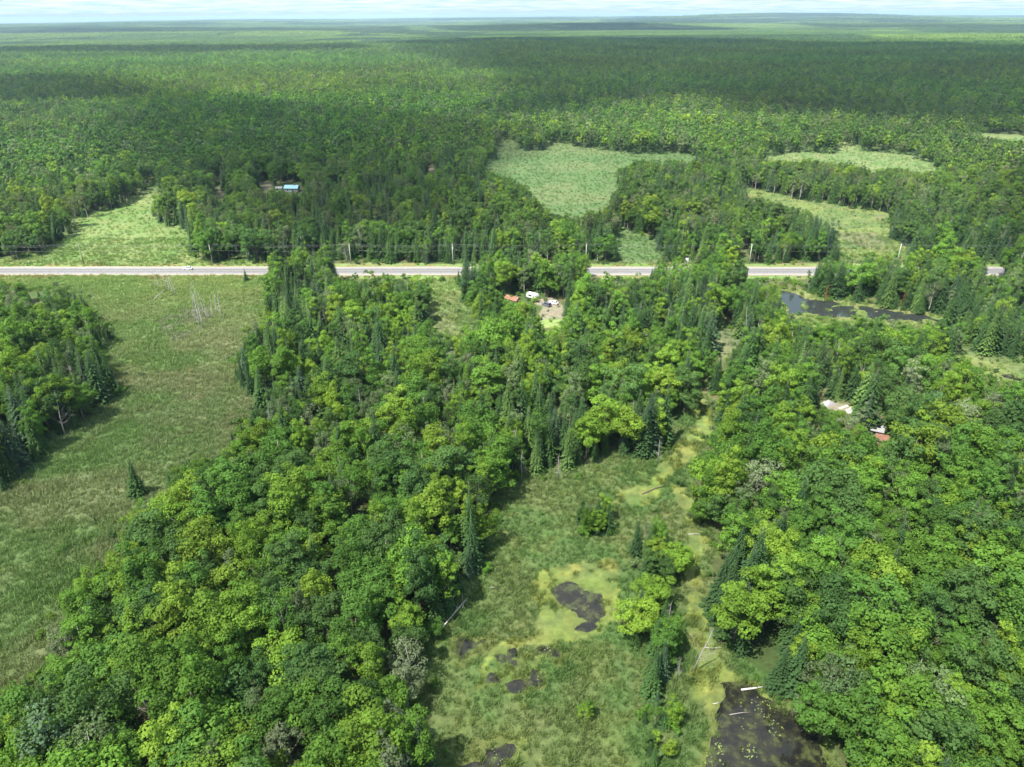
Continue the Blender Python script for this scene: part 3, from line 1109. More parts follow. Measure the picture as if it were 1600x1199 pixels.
# ------------------------------------------------------------------ individuals and the rest
ORD = 'first second third fourth fifth sixth seventh eighth ninth tenth eleventh twelfth thirteenth fourteenth fifteenth sixteenth seventeenth eighteenth nineteenth twentieth'.split()
ORD += ['twenty-' + o for o in ORD[:9]] + ['thirtieth']
ISL_W = [W(p) for p in ISLANDS]


def zone(x, y, px, py):
    for p in ISL_W:
        if inpoly(np.array([x]), np.array([y]), p)[0]:
            return 'in the open marsh'
    if px < 215 and py < 800:
        return 'in wood left of meadow' if py > 432 else 'in woods beyond the road'
    if py < 432:
        return 'in woods beyond the road'
    lim = 1085 if py < 1010 else 1085 + (py - 1010) * 1.1
    return 'in wood between meadow and marsh' if px < lim else 'in wood right of marsh'


def pick_largest(x, y, H, n):
    P = np.stack([x, y, H * .75], 1)
    px, py, zc = project(P)
    vis = (px > -15) & (px < 1615) & (py > 0) & (py < 1215)
    score = np.where(vis, H / zc, -1)
    order = np.argsort(-score)[:n]
    return order[score[order] > 0]


def individuals(kind, name, cat, group, x, y, H, tint, idx, tname, words, nmax, rz, wd):
    sel = pick_largest(x, y, H, nmax)
    P = np.stack([x, y, H * .6], 1)
    px, py, _ = project(P)
    zs = {}
    for i in sel:
        zs.setdefault(zone(x[i], y[i], px[i], py[i]), []).append(i)
    lab = {}
    for z, L_ in zs.items():
        L_.sort(key=lambda i: -py[i])
        per = max(6, int(math.ceil(math.sqrt(len(L_)))))
        for r_ in range(0, len(L_), per):
            row = sorted(L_[r_:r_ + per], key=lambda i: px[i])
            for k, i in enumerate(row):
                size = 'tall' if H[i] > 1.1 * np.median(H[sel]) else 'small' if H[i] < .75 * np.median(H[sel]) else 'medium'
                lab[i] = f'{size} {tname[i]} {words}, {ORD[k]} from left, {ORD[r_ // per]} row up, {z}'
    for i in sel:
        p = PROTO[kind][idx[i]]
        s = H[i] / p['H']
        e = empty(name, (x[i], y[i], float(terrain(x[i], y[i]))), rz[i], (s * wd[i], s * wd[i], s))
        tag(e, lab[i], cat, group)
        for part in ('trunk', 'crown'):
            o = bpy.data.objects.new(part, p[part])
            COL.objects.link(o)
            o.parent = e
            if part == 'crown':
                o['tint'] = [float(q) for q in tint[i]]
    m = np.ones(len(x), bool)
    m[sel] = False
    return m


def scatter(name, protos, x, y, z, idx, scl, rz, tint, label, cat, kind='stuff'):
    """one object that holds a mass too many to count"""
    coll = bpy.data.collections.new(name + '_kinds')
    for k, pm in enumerate(protos):
        o = bpy.data.objects.new(f'{name}_kind_{k:03d}', pm)
        coll.objects.link(o)
    n = len(x)
    me = bpy.data.meshes.new(name)
    me.vertices.add(n)
    me.vertices.foreach_set('co', np.stack([x, y, z], 1).astype(np.float32).ravel())
    for an, typ, key, dat in (('pick', 'INT', 'value', idx.astype(np.int32)), ('scl', 'FLOAT_VECTOR', 'vector', scl.astype(np.float32)),
                              ('rot', 'FLOAT_VECTOR', 'vector', np.stack([np.zeros(n), np.zeros(n), rz], 1).astype(np.float32)),
                              ('tint', 'FLOAT_COLOR', 'color', np.concatenate([tint, np.ones((n, 1))], 1).astype(np.float32))):
        a = me.attributes.new(an, typ, 'POINT')
        a.data.foreach_set(key, dat.ravel())
    ob = bpy.data.objects.new(name, me)
    COL.objects.link(ob)
    ng = bpy.data.node_groups.new(name, 'GeometryNodeTree')
    ng.interface.new_socket('Geometry', in_out='INPUT', socket_type='NodeSocketGeometry')
    ng.interface.new_socket('Geometry', in_out='OUTPUT', socket_type='NodeSocketGeometry')
    N, L = ng.nodes, ng.links
    gi, go = N.new('NodeGroupInput'), N.new('NodeGroupOutput')
    ci = N.new('GeometryNodeCollectionInfo')
    ci.inputs['Collection'].default_value = coll
    ci.inputs['Separate Children'].default_value = True
    ci.inputs['Reset Children'].default_value = True
    ip = N.new('GeometryNodeInstanceOnPoints')
    ip.inputs['Pick Instance'].default_value = True
    L.new(gi.outputs[0], ip.inputs['Points'])
    L.new(ci.outputs[0], ip.inputs['Instance'])
    for an, typ, sock in (('pick', 'INT', 'Instance Index'), ('scl', 'FLOAT_VECTOR', 'Scale'), ('rot', 'FLOAT_VECTOR', 'Rotation')):
        na = N.new('GeometryNodeInputNamedAttribute')
        na.data_type = typ
        na.inputs['Name'].default_value = an
        L.new(na.outputs['Attribute'], ip.inputs[sock])
    L.new(ip.outputs[0], go.inputs[0])
    md = ob.modifiers.new('scatter', 'NODES')
    md.node_group = ng
    tag(ob, label, cat, None, kind)
    return ob


brz = rng.uniform(0, 6.283, len(bx))
srz = rng.uniform(0, 6.283, len(sx_))
bwords = np.array([TINT_NAME[k] for k in bt])
swords = np.array([S_NAME[k] for k in st_])
restb = individuals('broadleaf', 'broadleaf_tree', 'broadleaf tree', 'broadleaf trees of the near woods', bx, by, bH, btint, bidx, bwords, 'broadleaf', 300, brz, bW)
rests = individuals('spruce', 'spruce_tree', 'spruce', 'spruces of the near woods', sx_, sy_, sH, stint, sidx, swords, 'spruce', 300, srz, sW)

fr = restb
X, Y, H_, T_, I_, Z_ = bx[fr], by[fr], bH[fr], btint[fr], bidx[fr], brz[fr]
dist = np.hypot(X, Y)
lo = dist > 620
I2 = np.where(lo, NB + rng.integers(0, 8, len(X)), I_)
ref = np.array([p['H'] for p in PROTO['broadleaf']] + [14.0] * 8)
sc3 = (H_ / ref[I2])[:, None] * np.stack([bW[fr], bW[fr], bW[fr] * 0 + 1], 1)
scatter('broadleaf_tree_forest', [p['both'] for p in PROTO['broadleaf']] + LOW[:8], X, Y, terrain(X, Y) - .1, I2, sc3, Z_, T_,
        'unbroken mass of mixed green broadleaf trees reaching back from the road', 'forest')
fr = rests
X, Y, H_, T_, I_, Z_ = sx_[fr], sy_[fr], sH[fr], stint[fr], sidx[fr], srz[fr]
lo = np.hypot(X, Y) > 620
I2 = np.where(lo, NS + rng.integers(0, 5, len(X)), I_)
ref = np.array([p['H'] for p in PROTO['spruce']] + [12.0] * 5)
sc3 = (H_ / ref[I2])[:, None] * np.stack([sW[fr], sW[fr], sW[fr] * 0 + 1], 1)
scatter('spruce_tree_forest', [p['both'] for p in PROTO['spruce']] + LOW[8:], X, Y, terrain(X, Y) - .1, I2, sc3, Z_, T_,
        'dark spires of spruce mixed through the woods across the road', 'forest')

# the far woods, as patches of canopy
PATCH = [patch_mesh(160, 7.4, .25) for k in range(4)] + [patch_mesh(160, 7.4, .6) for k in range(2)]
px_, py_ = [], []
for y in np.arange(3230, 40000, 130):
    st = 130
    h = .86 * y + 300
    stp = 130 if y < 9000 else 260
    if stp == 260 and int((y - 3230) / 130) % 2:
        continue
    x = np.arange(-h, h, stp)
    px_.append(x + rng.uniform(-15, 15, len(x)))
    py_.append(np.full(len(x), y) + rng.uniform(-15, 15, len(x)))
px_, py_ = np.concatenate(px_), np.concatenate(py_)
k = rng.integers(0, 4, len(px_))
cn = fbm(px_, py_, 900, 50) > .58
k[cn] = rng.integers(4, 6, cn.sum())
s = np.where(py_ < 9000, 1.0, 2.0)
sc3 = np.stack([s, s, np.where(py_ < 9000, 1.0, 1.15)], 1)
tn = fbm(px_, py_, 700, 88)
tint = lerp(C3(0.080, 0.150, 0.036), C3(0.125, 0.200, 0.040), sstep(.4, .62, tn)) * rng.uniform(.85, 1.15, (len(px_), 1))
tint[cn] = np.array([0.055, 0.108, 0.040])
scatter('distant_forest', PATCH, px_, py_, terrain(px_, py_) - .5, k, sc3, rng.integers(0, 4, len(px_)) * 1.5708, tint,
        'hazy blue-green forest stretching to the horizon', 'forest')

# ------------------------------------------------------------------ undergrowth, meadow grass, marsh plants
def cover_at(x, y):
    i = np.clip(np.searchsorted(xs, x), 0, nxg - 1)
    j = np.clip(np.searchsorted(ys, y), 0, nyg - 1)
    k = j * nxg + i
    return cover[k, :3], gz[k]


def tuft(n, h, spread, wid):
    V, T, A = [], [], []
    for k in range(n):
        a = rng.uniform(0, 6.283)
        r = spread * math.sqrt(rng.random())
        b0 = np.array([r * math.cos(a), r * math.sin(a), -.05])
        ld = rng.normal(0, .35, 2)
        hh = h * rng.uniform(.5, 1.15)
        tip = b0 + np.array([ld[0] * hh, ld[1] * hh, hh])
        t = np.array([-math.sin(a), math.cos(a), 0]) * wid
        V += [b0 - t, b0 + t, tip + t * .4, tip - t * .4]
        m = 4 * k
        T += [(m, m + 1, m + 2), (m, m + 2, m + 3)]
        A += [rng.uniform(.2, .8)] * 4
    return leaf_mesh('tuft', (np.array(V), np.array(T), np.array(A)), M_GRASS)


TUFTS = [tuft(26, .75, .75, .055) for k in range(5)] + [tuft(18, 1.3, .6, .05) for k in range(3)]


def grass_on(name, polys, n, label, tall, flag):
    X, Y = [], []
    for p in polys:
        wp = W(p)
        ar = abs(np.sum(wp[:, 0] * np.roll(wp[:, 1], -1) - wp[:, 1] * np.roll(wp[:, 0], -1))) / 2
        bb = np.ptp(wp[:, 0]) * np.ptp(wp[:, 1])
        m = int(n * bb)
        x = rng.uniform(wp[:, 0].min() - 9, wp[:, 0].max() + 9, m)
        y = rng.uniform(wp[:, 1].min() - 9, wp[:, 1].max() + 9, m)
        ii_ = np.clip(np.searchsorted(xs, x), 0, nxg - 1)
        jj2 = np.clip(np.searchsorted(ys, y), 0, nyg - 1)
        ok = (openg[jj2 * nxg + ii_] == flag) & (np.abs(road_off(x, y)) > 7.5)
        ok &= (y < 400) | (rng.random(len(x)) < .2)
        X.append(x[ok])
        Y.append(y[ok])
    X, Y = np.concatenate(X), np.concatenate(Y)
    c, z = cover_at(X, Y)
    ok = ((z > -.24) | ((z > -.44) & (rng.random(len(X)) < .3) & (Y < 200))) & (rng.random(len(X)) < .35 + .9 * fbm(X, Y, 7, 14))
    X, Y, c, z = X[ok], Y[ok], c[ok], z[ok]
    tint = c * (np.array([1.74, 1.74, 1.62]) if flag == 1 else np.array([1.42, 1.55, 1.34])) * rng.uniform(.92, 1.14, (len(X), 1))
    k = rng.integers(0, 5, len(X))
    tl = rng.random(len(X)) < tall
    k[tl] = rng.integers(5, 8, tl.sum())
    s_ = rng.uniform(.6, 1.5, len(X)) * (.7 + .6 * fbm(X, Y, 11, 15)) * np.where(Y > 400, 1.0, 1) * (.72 if flag == 2 else 1.0)
    scatter(name, TUFTS, X, Y, z, k, np.stack([s_, s_, s_], 1), rng.uniform(0, 6.28, len(X)), tint, label, 'grass')


grass_on('meadow_grass', [MEADOW_A, GLADE_K], 2.5, 'rough olive meadow grass between the woods and below the road', .1, 1)
grass_on('marsh_grass', [MARSH_J], 3.2, 'rank green sedge and grass covering the marsh', .35, 2)
grass_on('roadside_grass', [MEADOW_B, CLEAR_C, CLEAR_D, CLEAR_E, STREAM_H, STREAM_H2, GLADE_I, CLEAR_F], .7, 'pale grass on the verges and clearings by the road', .1, 3)

# low scrub at the feet of the woods and scattered over the open ground
sx2, sy2 = jgrid(4.4, 60, 760, HALF)
okk = np.zeros(len(sx2), bool)
pxx, pyy, _ = project(np.stack([sx2, sy2, sx2 * 0], 1))
inw = np.zeros(len(sx2), bool)
for p in WIN_W:
    inw |= inpoly(pxx, pyy, p)
edge = np.zeros(len(sx2), bool)
for ddx, ddy in ((14, 0), (-14, 0), (0, 12), (0, -12)):
    q = np.zeros(len(sx2), bool)
    for p in WIN_W:
        q |= inpoly(pxx + ddx, pyy + ddy, p)
    edge |= q & ~inw
    edge |= ~q & inw
roff = road_off(sx2, sy2)
pr = np.where(edge, .55, np.where(inw, .012, .16)) * np.where(sy2 > 400, .4, 1)
gladeK = inpoly(pxx, pyy, np.array(GLADE_K + [(530, 436)], float))
isle = np.zeros(len(sx2), bool)
for p in ISL_W:
    isle |= inpoly(sx2, sy2, p)
pr = np.where(gladeK, .45, pr)
pr = np.where(isle, .8, pr)
okk = (rng.random(len(sx2)) < pr) & (np.abs(roff) > 9) & (cover_at(sx2, sy2)[1] > -.15)
X, Y = sx2[okk], sy2[okk]
hs = rng.uniform(.9, 2.6, len(X)) * np.where(Y > 430, .6, 1) * np.where(inw[okk] & ~isle[okk], .6, 1.0)
ti = TINTS[rng.choice(len(TINTS), len(X), p=[.2, .2, .15, .08, .12, .15, .05, .05])] * rng.uniform(.8, 1.15, (len(X), 1))
pxx, pyy, zc = project(np.stack([X, Y, hs], 1))
near_sh = (pxx > 0) & (pxx < 1600) & (pyy < 1195) & (inw[okk] | isle[okk])
osh = np.argsort(np.where(near_sh, -hs / zc, 1))[:70]
osh = osh[near_sh[osh]]
rows = sorted(osh, key=lambda i: -pyy[i])
for r_ in range(0, len(rows), 10):
    for k_, i in enumerate(sorted(rows[r_:r_ + 10], key=lambda i: pxx[i])):
        p = PROTO['shrub'][i % 5]
        s_ = hs[i] / 3.0 * 1.15
        e = empty('shrub', (X[i], Y[i], float(cover_at(X[i:i + 1], Y[i:i + 1])[1][0])), rng.uniform(0, 6.28), (s_ * 1.15, s_ * 1.15, s_))
        tag(e, f'low bushy shrub on open ground, {ORD[k_]} from left, {ORD[r_ // 10]} row up from photo bottom', 'shrub', 'shrubs on the open ground')
        for part in ('trunk', 'crown'):
            o = bpy.data.objects.new('stems' if part == 'trunk' else 'foliage', p[part])
            COL.objects.link(o)
            o.parent = e
            if part == 'crown':
                o['tint'] = [float(q) for q in ti[i]]
m = np.ones(len(X), bool)
m[osh] = False
hs3 = hs[m] / 3.0
scatter('undergrowth', [p['both'] for p in PROTO['shrub']], X[m], Y[m], cover_at(X[m], Y[m])[1], rng.integers(0, 5, m.sum()), np.stack([hs3 * 1.2, hs3 * 1.2, hs3], 1),
        rng.uniform(0, 6.28, m.sum()), ti[m], 'low leafy scrub along the edges of the woods', 'undergrowth')

# lily pads on the ponds
V, F = [], []
n = 0
for (px, py, cnt, rad) in ((840, 1020, 70, 3.2), (885, 1025, 40, 3.0), (855, 1065, 30, 2.2), (1192, 1105, 60, 2.2), (1210, 1138, 36, 1.6), (1124, 1170, 30, 1.2), (1172, 1175, 36, 1.5), (820, 1160, 30, 2),
                           (760, 1185, 40, 3), (1120, 1195, 40, 2.5), (1160, 1120, 20, 3), (905, 940, 14, 3)):
    c = G(px, py, -.28)
    for k_ in range(int(cnt * .6)):
        a, r = rng.uniform(0, 6.28), rad * math.sqrt(rng.random())
        x, y = c[0] + r * math.cos(a), c[1] + r * math.sin(a)
        q = rng.uniform(.07, .16)
        a0 = rng.uniform(0, 6.28)
        zz = max(-.285, float(cover_at(np.array([x]), np.array([y]))[1][0]) + .02)
        V += [(x + q * math.cos(a0 + t_ * .9), y + q * math.sin(a0 + t_ * .9), zz + .02 * rng.random()) for t_ in range(7)]
        F.append(tuple(range(n, n + 7)))
        n += 7
lp = bpy.data.objects.new('lily_pads', mesh_from('lily_pads', V, F, [mat_simple('lily_leaf', (0.15, 0.20, 0.05), .45, noise=.4, scale=.8)]))
COL.objects.link(lp)
tag(lp, 'pale green lily pads floating in clusters on the ponds', 'lily pads', kind='stuff')


# ------------------------------------------------------------------ dead trees and logs
def snag(k, px, py, H, label, rz=None, tilt=(0, 0), mat=None, group=None, wide=1.0):
    d = DEAD[k]
    g = G(px, py)
    s_ = H / d['H']
    e = empty('dead_tree', (g[0], g[1], float(terrain(g[0], g[1]))), 0, (s_ * wide, s_ * wide, s_))
    e.rotation_euler = (R(tilt[0]), R(tilt[1]), rng.uniform(0, 6.28) if rz is None else rz)
    tag(e, label, 'dead tree', group)
    for part in ('trunk', 'branches'):
        o = bpy.data.objects.new(part, d[part])
        COL.objects.link(o)
        o.parent = e
        if mat:
            o.data = d[part].copy()
            o.data.materials[0] = mat
    return e


snag(0, 262, 1160, 15.5, 'large bare grey dead tree among the maples at lower left', tilt=(0, -8), wide=.9)
snag(1, 1082, 1052, 11, 'bare white dead tree leaning over the marsh beside the right wood', tilt=(8, 14))
snag(1, 1292, 925, 15, 'bare forked dead tree beside a silvery crown in the right wood', wide=.8)
snag(0, 1578, 775, 14, 'bleached bare dead tree at the right edge of the photo', wide=.8)
snag(0, 1470, 690, 14, 'tall pale dead tree above the orange hut', wide=.7)
snag(3, 872, 752, 9, 'grey dead spruce with drooping twigs at the head of the marsh')
snag(2, 815, 750, 9, 'grey brushy dead spruce left of the marsh head')
snag(3, 805, 730, 13, 'tall grey dead spruce above the marsh head')
snag(1, 768, 745, 12, 'forked white dead tree at the left end of the marsh head')
snag(3, 1062, 640, 12, 'tall grey dead spruce where the channel bends')
snag(2, 1028, 725, 8, 'short dead spruce below the channel bend')
snag(3, 478, 690, 9, 'rust-brown dead spruce at the meadow edge', mat=M_RUST, wide=1.5)
snag(2, 300, 585, 4, 'small rust-brown dead sapling in the middle of the meadow', mat=M_RUST, wide=1.3)
snag(2, 1240, 1120, 7, 'grey dead spruce on the pond bank')
snag(2, 1058, 1060, 6, 'grey dead snag on the marsh island')
snag(3, 1043, 985, 8, 'slender grey snag among the marsh island trees')
snag(2, 918, 1118, 4.5, 'whitish dead spike on the small marsh bush')
snag(0, 1352, 445, 13, 'bare white dead tree by the road above the stream')
snag(2, 1288, 472, 8, 'rust-brown dead spruce at the stream bend', mat=M_RUST, wide=1.6)
snag(3, 1408, 482, 8, 'reddish dead spruce behind the dark stream', mat=M_RUST, wide=1.3)
snag(1, 985, 690, 14, 'white forked dead tree among spruces above the marsh', wide=.7)
snag(1, 640, 350, 14, 'pale bare dead tree beyond the road in the mixed woods', wide=.7)
snag(0, 420, 335, 15, 'bare white dead tree below the blue roof', wide=.8)
snag(4, 505, 380, 12, 'thin bare pole tree beside the utility pole beyond the road', wide=.7)
for k_, (px, py, H) in enumerate(((243, 452, 9), (252, 455, 8), (262, 452, 11), (266, 460, 12), (271, 462, 11), (276, 463, 10), (303, 478, 11), (307, 470, 9))):
    snag(4, px, py, H, f'thin grey dead stem in the meadow cluster nearest the road, {ORD[k_]} from left', tilt=(rng.normal(0, 5), rng.normal(0, 7)), group='dead stems standing in the meadow', wide=.85, mat=M_BLEACH)
for k_, (px, py, H) in enumerate(((306, 503, 10), (313, 508, 13), (318, 514, 14), (322, 498, 12), (326, 508, 13), (331, 500, 11), (338, 492, 10), (346, 499, 12), (316, 524, 8))):
    snag(4, px, py, H, f'thin grey dead stem in the lower meadow cluster, {ORD[k_]} from left', tilt=(rng.normal(0, 4), rng.normal(0, 5)), group='dead stems standing in the meadow', wide=.85, mat=M_BLEACH)
for k_, (px, py, H) in enumerate(((590, 242, 12), (600, 240, 13), (608, 244, 12), (616, 240, 13), (624, 243, 12), (632, 241, 13), (640, 244, 11), (648, 243, 12), (612, 236, 12), (628, 235, 12))):
    snag(3, px, py, H, f'grey dead trunk in the burnt-looking patch beyond the road, {ORD[k_]} from left', group='dead trunks in the bare patch beyond the road', wide=1.1)


# bare stems standing up through the canopy
bare = []
while len(bare) < 46:
    x, y = rng.uniform(-170, 260), rng.uniform(170, 520)
    a, b_, _ = project(np.array([[x, y, 0.0]]))
    H = rng.uniform(12, 16.5)
    if 20 < a[0] < 1580 and abs(road_off(x, y)) > 14 and not seen_open(np.array([x]), np.array([y]), np.array([H]), np.array([1.0]))[0]:
        bare.append((a[0], b_[0], H))
bare.sort(key=lambda q: -q[1])
for r_ in range(0, 46, 8):
    for k_, (a, b_, H) in enumerate(sorted(bare[r_:r_ + 8])):
        snag([0, 1, 3, 4, 1][int(rng.integers(0, 5))], a, b_, H, f'bare pale stem among living trees, {ORD[k_]} from left, {ORD[r_ // 8]} row up', tilt=(rng.normal(0, 3), rng.normal(0, 3)),
             group='bare stems standing in the woods', wide=.7)


def log(px0, py0, px1, py1, r, label, z=.15, stubs=4, mat=None):
    a, b_ = G(px0, py0, z), G(px1, py1, z)
    e = empty('fallen_log', a)
    ln = b_ - a
    mid = ln * .5 + np.array([rng.normal(0, .15), rng.normal(0, .15), .1])
    mb = MB()
    mb.tube([np.zeros(3), mid, ln], [r, r * .85, r * .45], 8)
    mb.build('stem', mat or M_DEAD, e, True)
    for k_ in range(stubs):
        m2 = MB()
        f = rng.uniform(.3, .95)
        d_ = rng.normal(0, 1, 3)
        d_[2] = abs(d_[2])
        m2.tube([ln * f, ln * f + d_ * rng.uniform(.4, 1.2)], [r * .35, r * .1], 5)
        m2.build('branch_stub', mat or M_DEAD, e)
    tag(e, label, 'log')


log(1158, 1078, 1199, 1072, .20, 'bleached white log lying across the pond edge', z=.0, stubs=0, mat=M_BLEACH)
log(685, 988, 730, 935, .16, 'fallen bare tree poking out from the left wood into the marsh', z=.6, stubs=9, mat=M_BLEACH)
log(1128, 1012, 1100, 1012, .10, 'thin pale log at the foot of the right wood', stubs=1, mat=M_BLEACH)
log(1003, 772, 1046, 757, .16, 'dark wet log along the upper marsh channel', stubs=3, mat=M_BARK)
log(765, 918, 778, 920, .10, 'short pale stick on the marsh grass', stubs=0, mat=M_BLEACH)
log(1075, 835, 1098, 836, .12, 'grey log across the narrow green channel', stubs=1)
log(1113, 1100, 1126, 1097, .08, 'short pale log floating in the pond', z=-.2, stubs=0, mat=M_BLEACH)
log(1140, 1117, 1172, 1113, .07, 'thin half-sunk branch in the pond', z=-.24, stubs=1)
log(240, 468, 258, 452, .14, 'fallen grey trunk propped in the meadow below the road', z=.8, stubs=4)
log(148, 612, 172, 616, .14, 'grey fallen trunk at the foot of the left wood', z=.3, stubs=2)
log(1052, 890, 1075, 880, .12, 'grey fallen stem on the marsh island', z=.5, stubs=2)
log(1090, 552, 1146, 552, .15, 'grey log lying across the small glade', z=.2, stubs=2)

# ------------------------------------------------------------------ pines and the great silvery crown
for (px, py, H, ti_, lb) in ((110, 1230, 19, (.075, .125, .060), 'large soft grey-green pine at the lower left corner'),
                             (1345, 1010, 17, (.105, .135, .085), 'round silvery-grey crown standing out in the right wood'),
                             (1300, 1130, 16, (.075, .125, .045), 'feathery pale green pine on the bank above the pond'),
                             (1290, 400, 17, (.03, .065, .035), 'tall dark pine beside the road at the wetland'),
                             (735, 470, 17, (.026, .06, .032), 'tall dark pine in front of the road at the middle'),
                             (1440, 700, 18, (.06, .115, .045), 'broad pine right of the orange hut')):
    g = G(px, py)
    p = PROTO['pine'][int(px) % 3]
    s_ = H / p['H']
    e = empty('pine_tree', (g[0], g[1], 0), rng.uniform(0, 6.28), s_)
    tag(e, lb, 'pine')
    for part in ('trunk', 'crown'):
        o = bpy.data.objects.new(part, p[part])
        COL.objects.link(o)
        o.parent = e
        if part == 'crown':
            o['tint'] = list(ti_)

# ------------------------------------------------------------------ utility poles and wires
M_POLE = mat_simple('pole_wood', (0.17, 0.14, 0.115), .9, noise=.25, scale=2)
M_POLE2 = mat_simple('grey_pole_wood', (0.34, 0.32, 0.29), .9, noise=.2, scale=2)
M_WIRE = mat_simple('wire', (0.22, 0.22, 0.22), .5)
M_CER = mat_simple('ceramic', (0.35, 0.36, 0.36), .3)
pole_px = [-75, 132, 333, 549, 708, 915, 1170, 1400, 1610]
pole_lab = ['beyond the left edge', 'dark, in the sunny meadow beyond the road', 'pale, at the wood edge above the car', 'pale, left of the gap in the roadside trees', 'pale, above the tall dark pine',
            'pale, above the yard with parked cars', 'pale, beside the road at the wetland', 'hidden among the trees above the stream', 'beyond the right edge']
tops = []
for i, px in enumerate(pole_px):
    g = G(px, 412.5)
    off = float(road_off(g[0], g[1]))
    q = np.array([g[0], g[1]]) + RD_N * (11.0 - off)
    H = 10.4
    e = empty('utility_pole', (q[0], q[1], 0), math.atan2(RD_DIR[1], RD_DIR[0]))
    mb = MB()
    mb.tube([(0, 0, -.5), (0, 0, H * .5), (0, 0, H)], [.23, .20, .16], 8)
    mb.build('shaft', M_POLE if i == 1 else M_POLE2, e, True)
    mb = MB()
    mb.box((-.05, -1.1, H - .75), (.05, 1.1, H - .62))
    mb.build('crossarm', M_POLE, e)
    for oy in (-1.0, 0, 1.0):
        mb = MB()
        zt = H - .62 if oy else H
        mb.tube([(0, oy, zt), (0, oy, zt + .2)], [.06, .05], 6)
        mb.build('insulator', M_CER, e)
    if i in (4,):
        mb = MB()
        mb.tube([(.35, 0, H - 2.4), (.35, 0, H - 1.5)], [.24, .24], 10)
        mb.build('transformer', M_CER, e)
    tag(e, ('wooden utility pole ' + pole_lab[i]), 'utility pole', 'utility poles along the road')
    tops.append((q, H))
for w_, (oy, dz, nm) in enumerate(((-1.0, -.45, 'roadside power wire'), (0, .2, 'highest power wire'), (1.0, -.45, 'power wire on the forest side'), (.15, -3.0, 'lower telephone cable'))):
    mb = MB()
    for (q0, h0), (q1, h1) in zip(tops[:-1], tops[1:]):
        a = np.array([*(q0 + RD_N * oy), h0 + dz])
        b_ = np.array([*(q1 + RD_N * oy), h1 + dz])
        pts = [a * (1 - t_) + b_ * t_ - np.array([0, 0, 1.0 * 4 * t_ * (1 - t_)]) for t_ in np.linspace(0, 1, 9)]
        mb.tube(pts, [.011 if w_ < 3 else .016] * 9, 4)
    o = mb.build('overhead_wire', M_WIRE)
    tag(o, nm + ' strung between the poles along the road', 'wire', 'overhead wires along the road')

# ------------------------------------------------------------------ vehicles
M_TYRE = mat_simple('tyre', (0.02, 0.02, 0.02), .8)
M_RIM = mat_simple('rim', (0.4, 0.4, 0.42), .35, .8)
M_GLASS = mat_simple('car_glass', (0.02, 0.025, 0.03), .08, noise=.02, spec=.6)
M_LAMP = mat_simple('lamp_glass', (0.6, 0.6, 0.58), .15)
M_TAIL = mat_simple('tail_lamp', (0.35, 0.02, 0.02), .2)


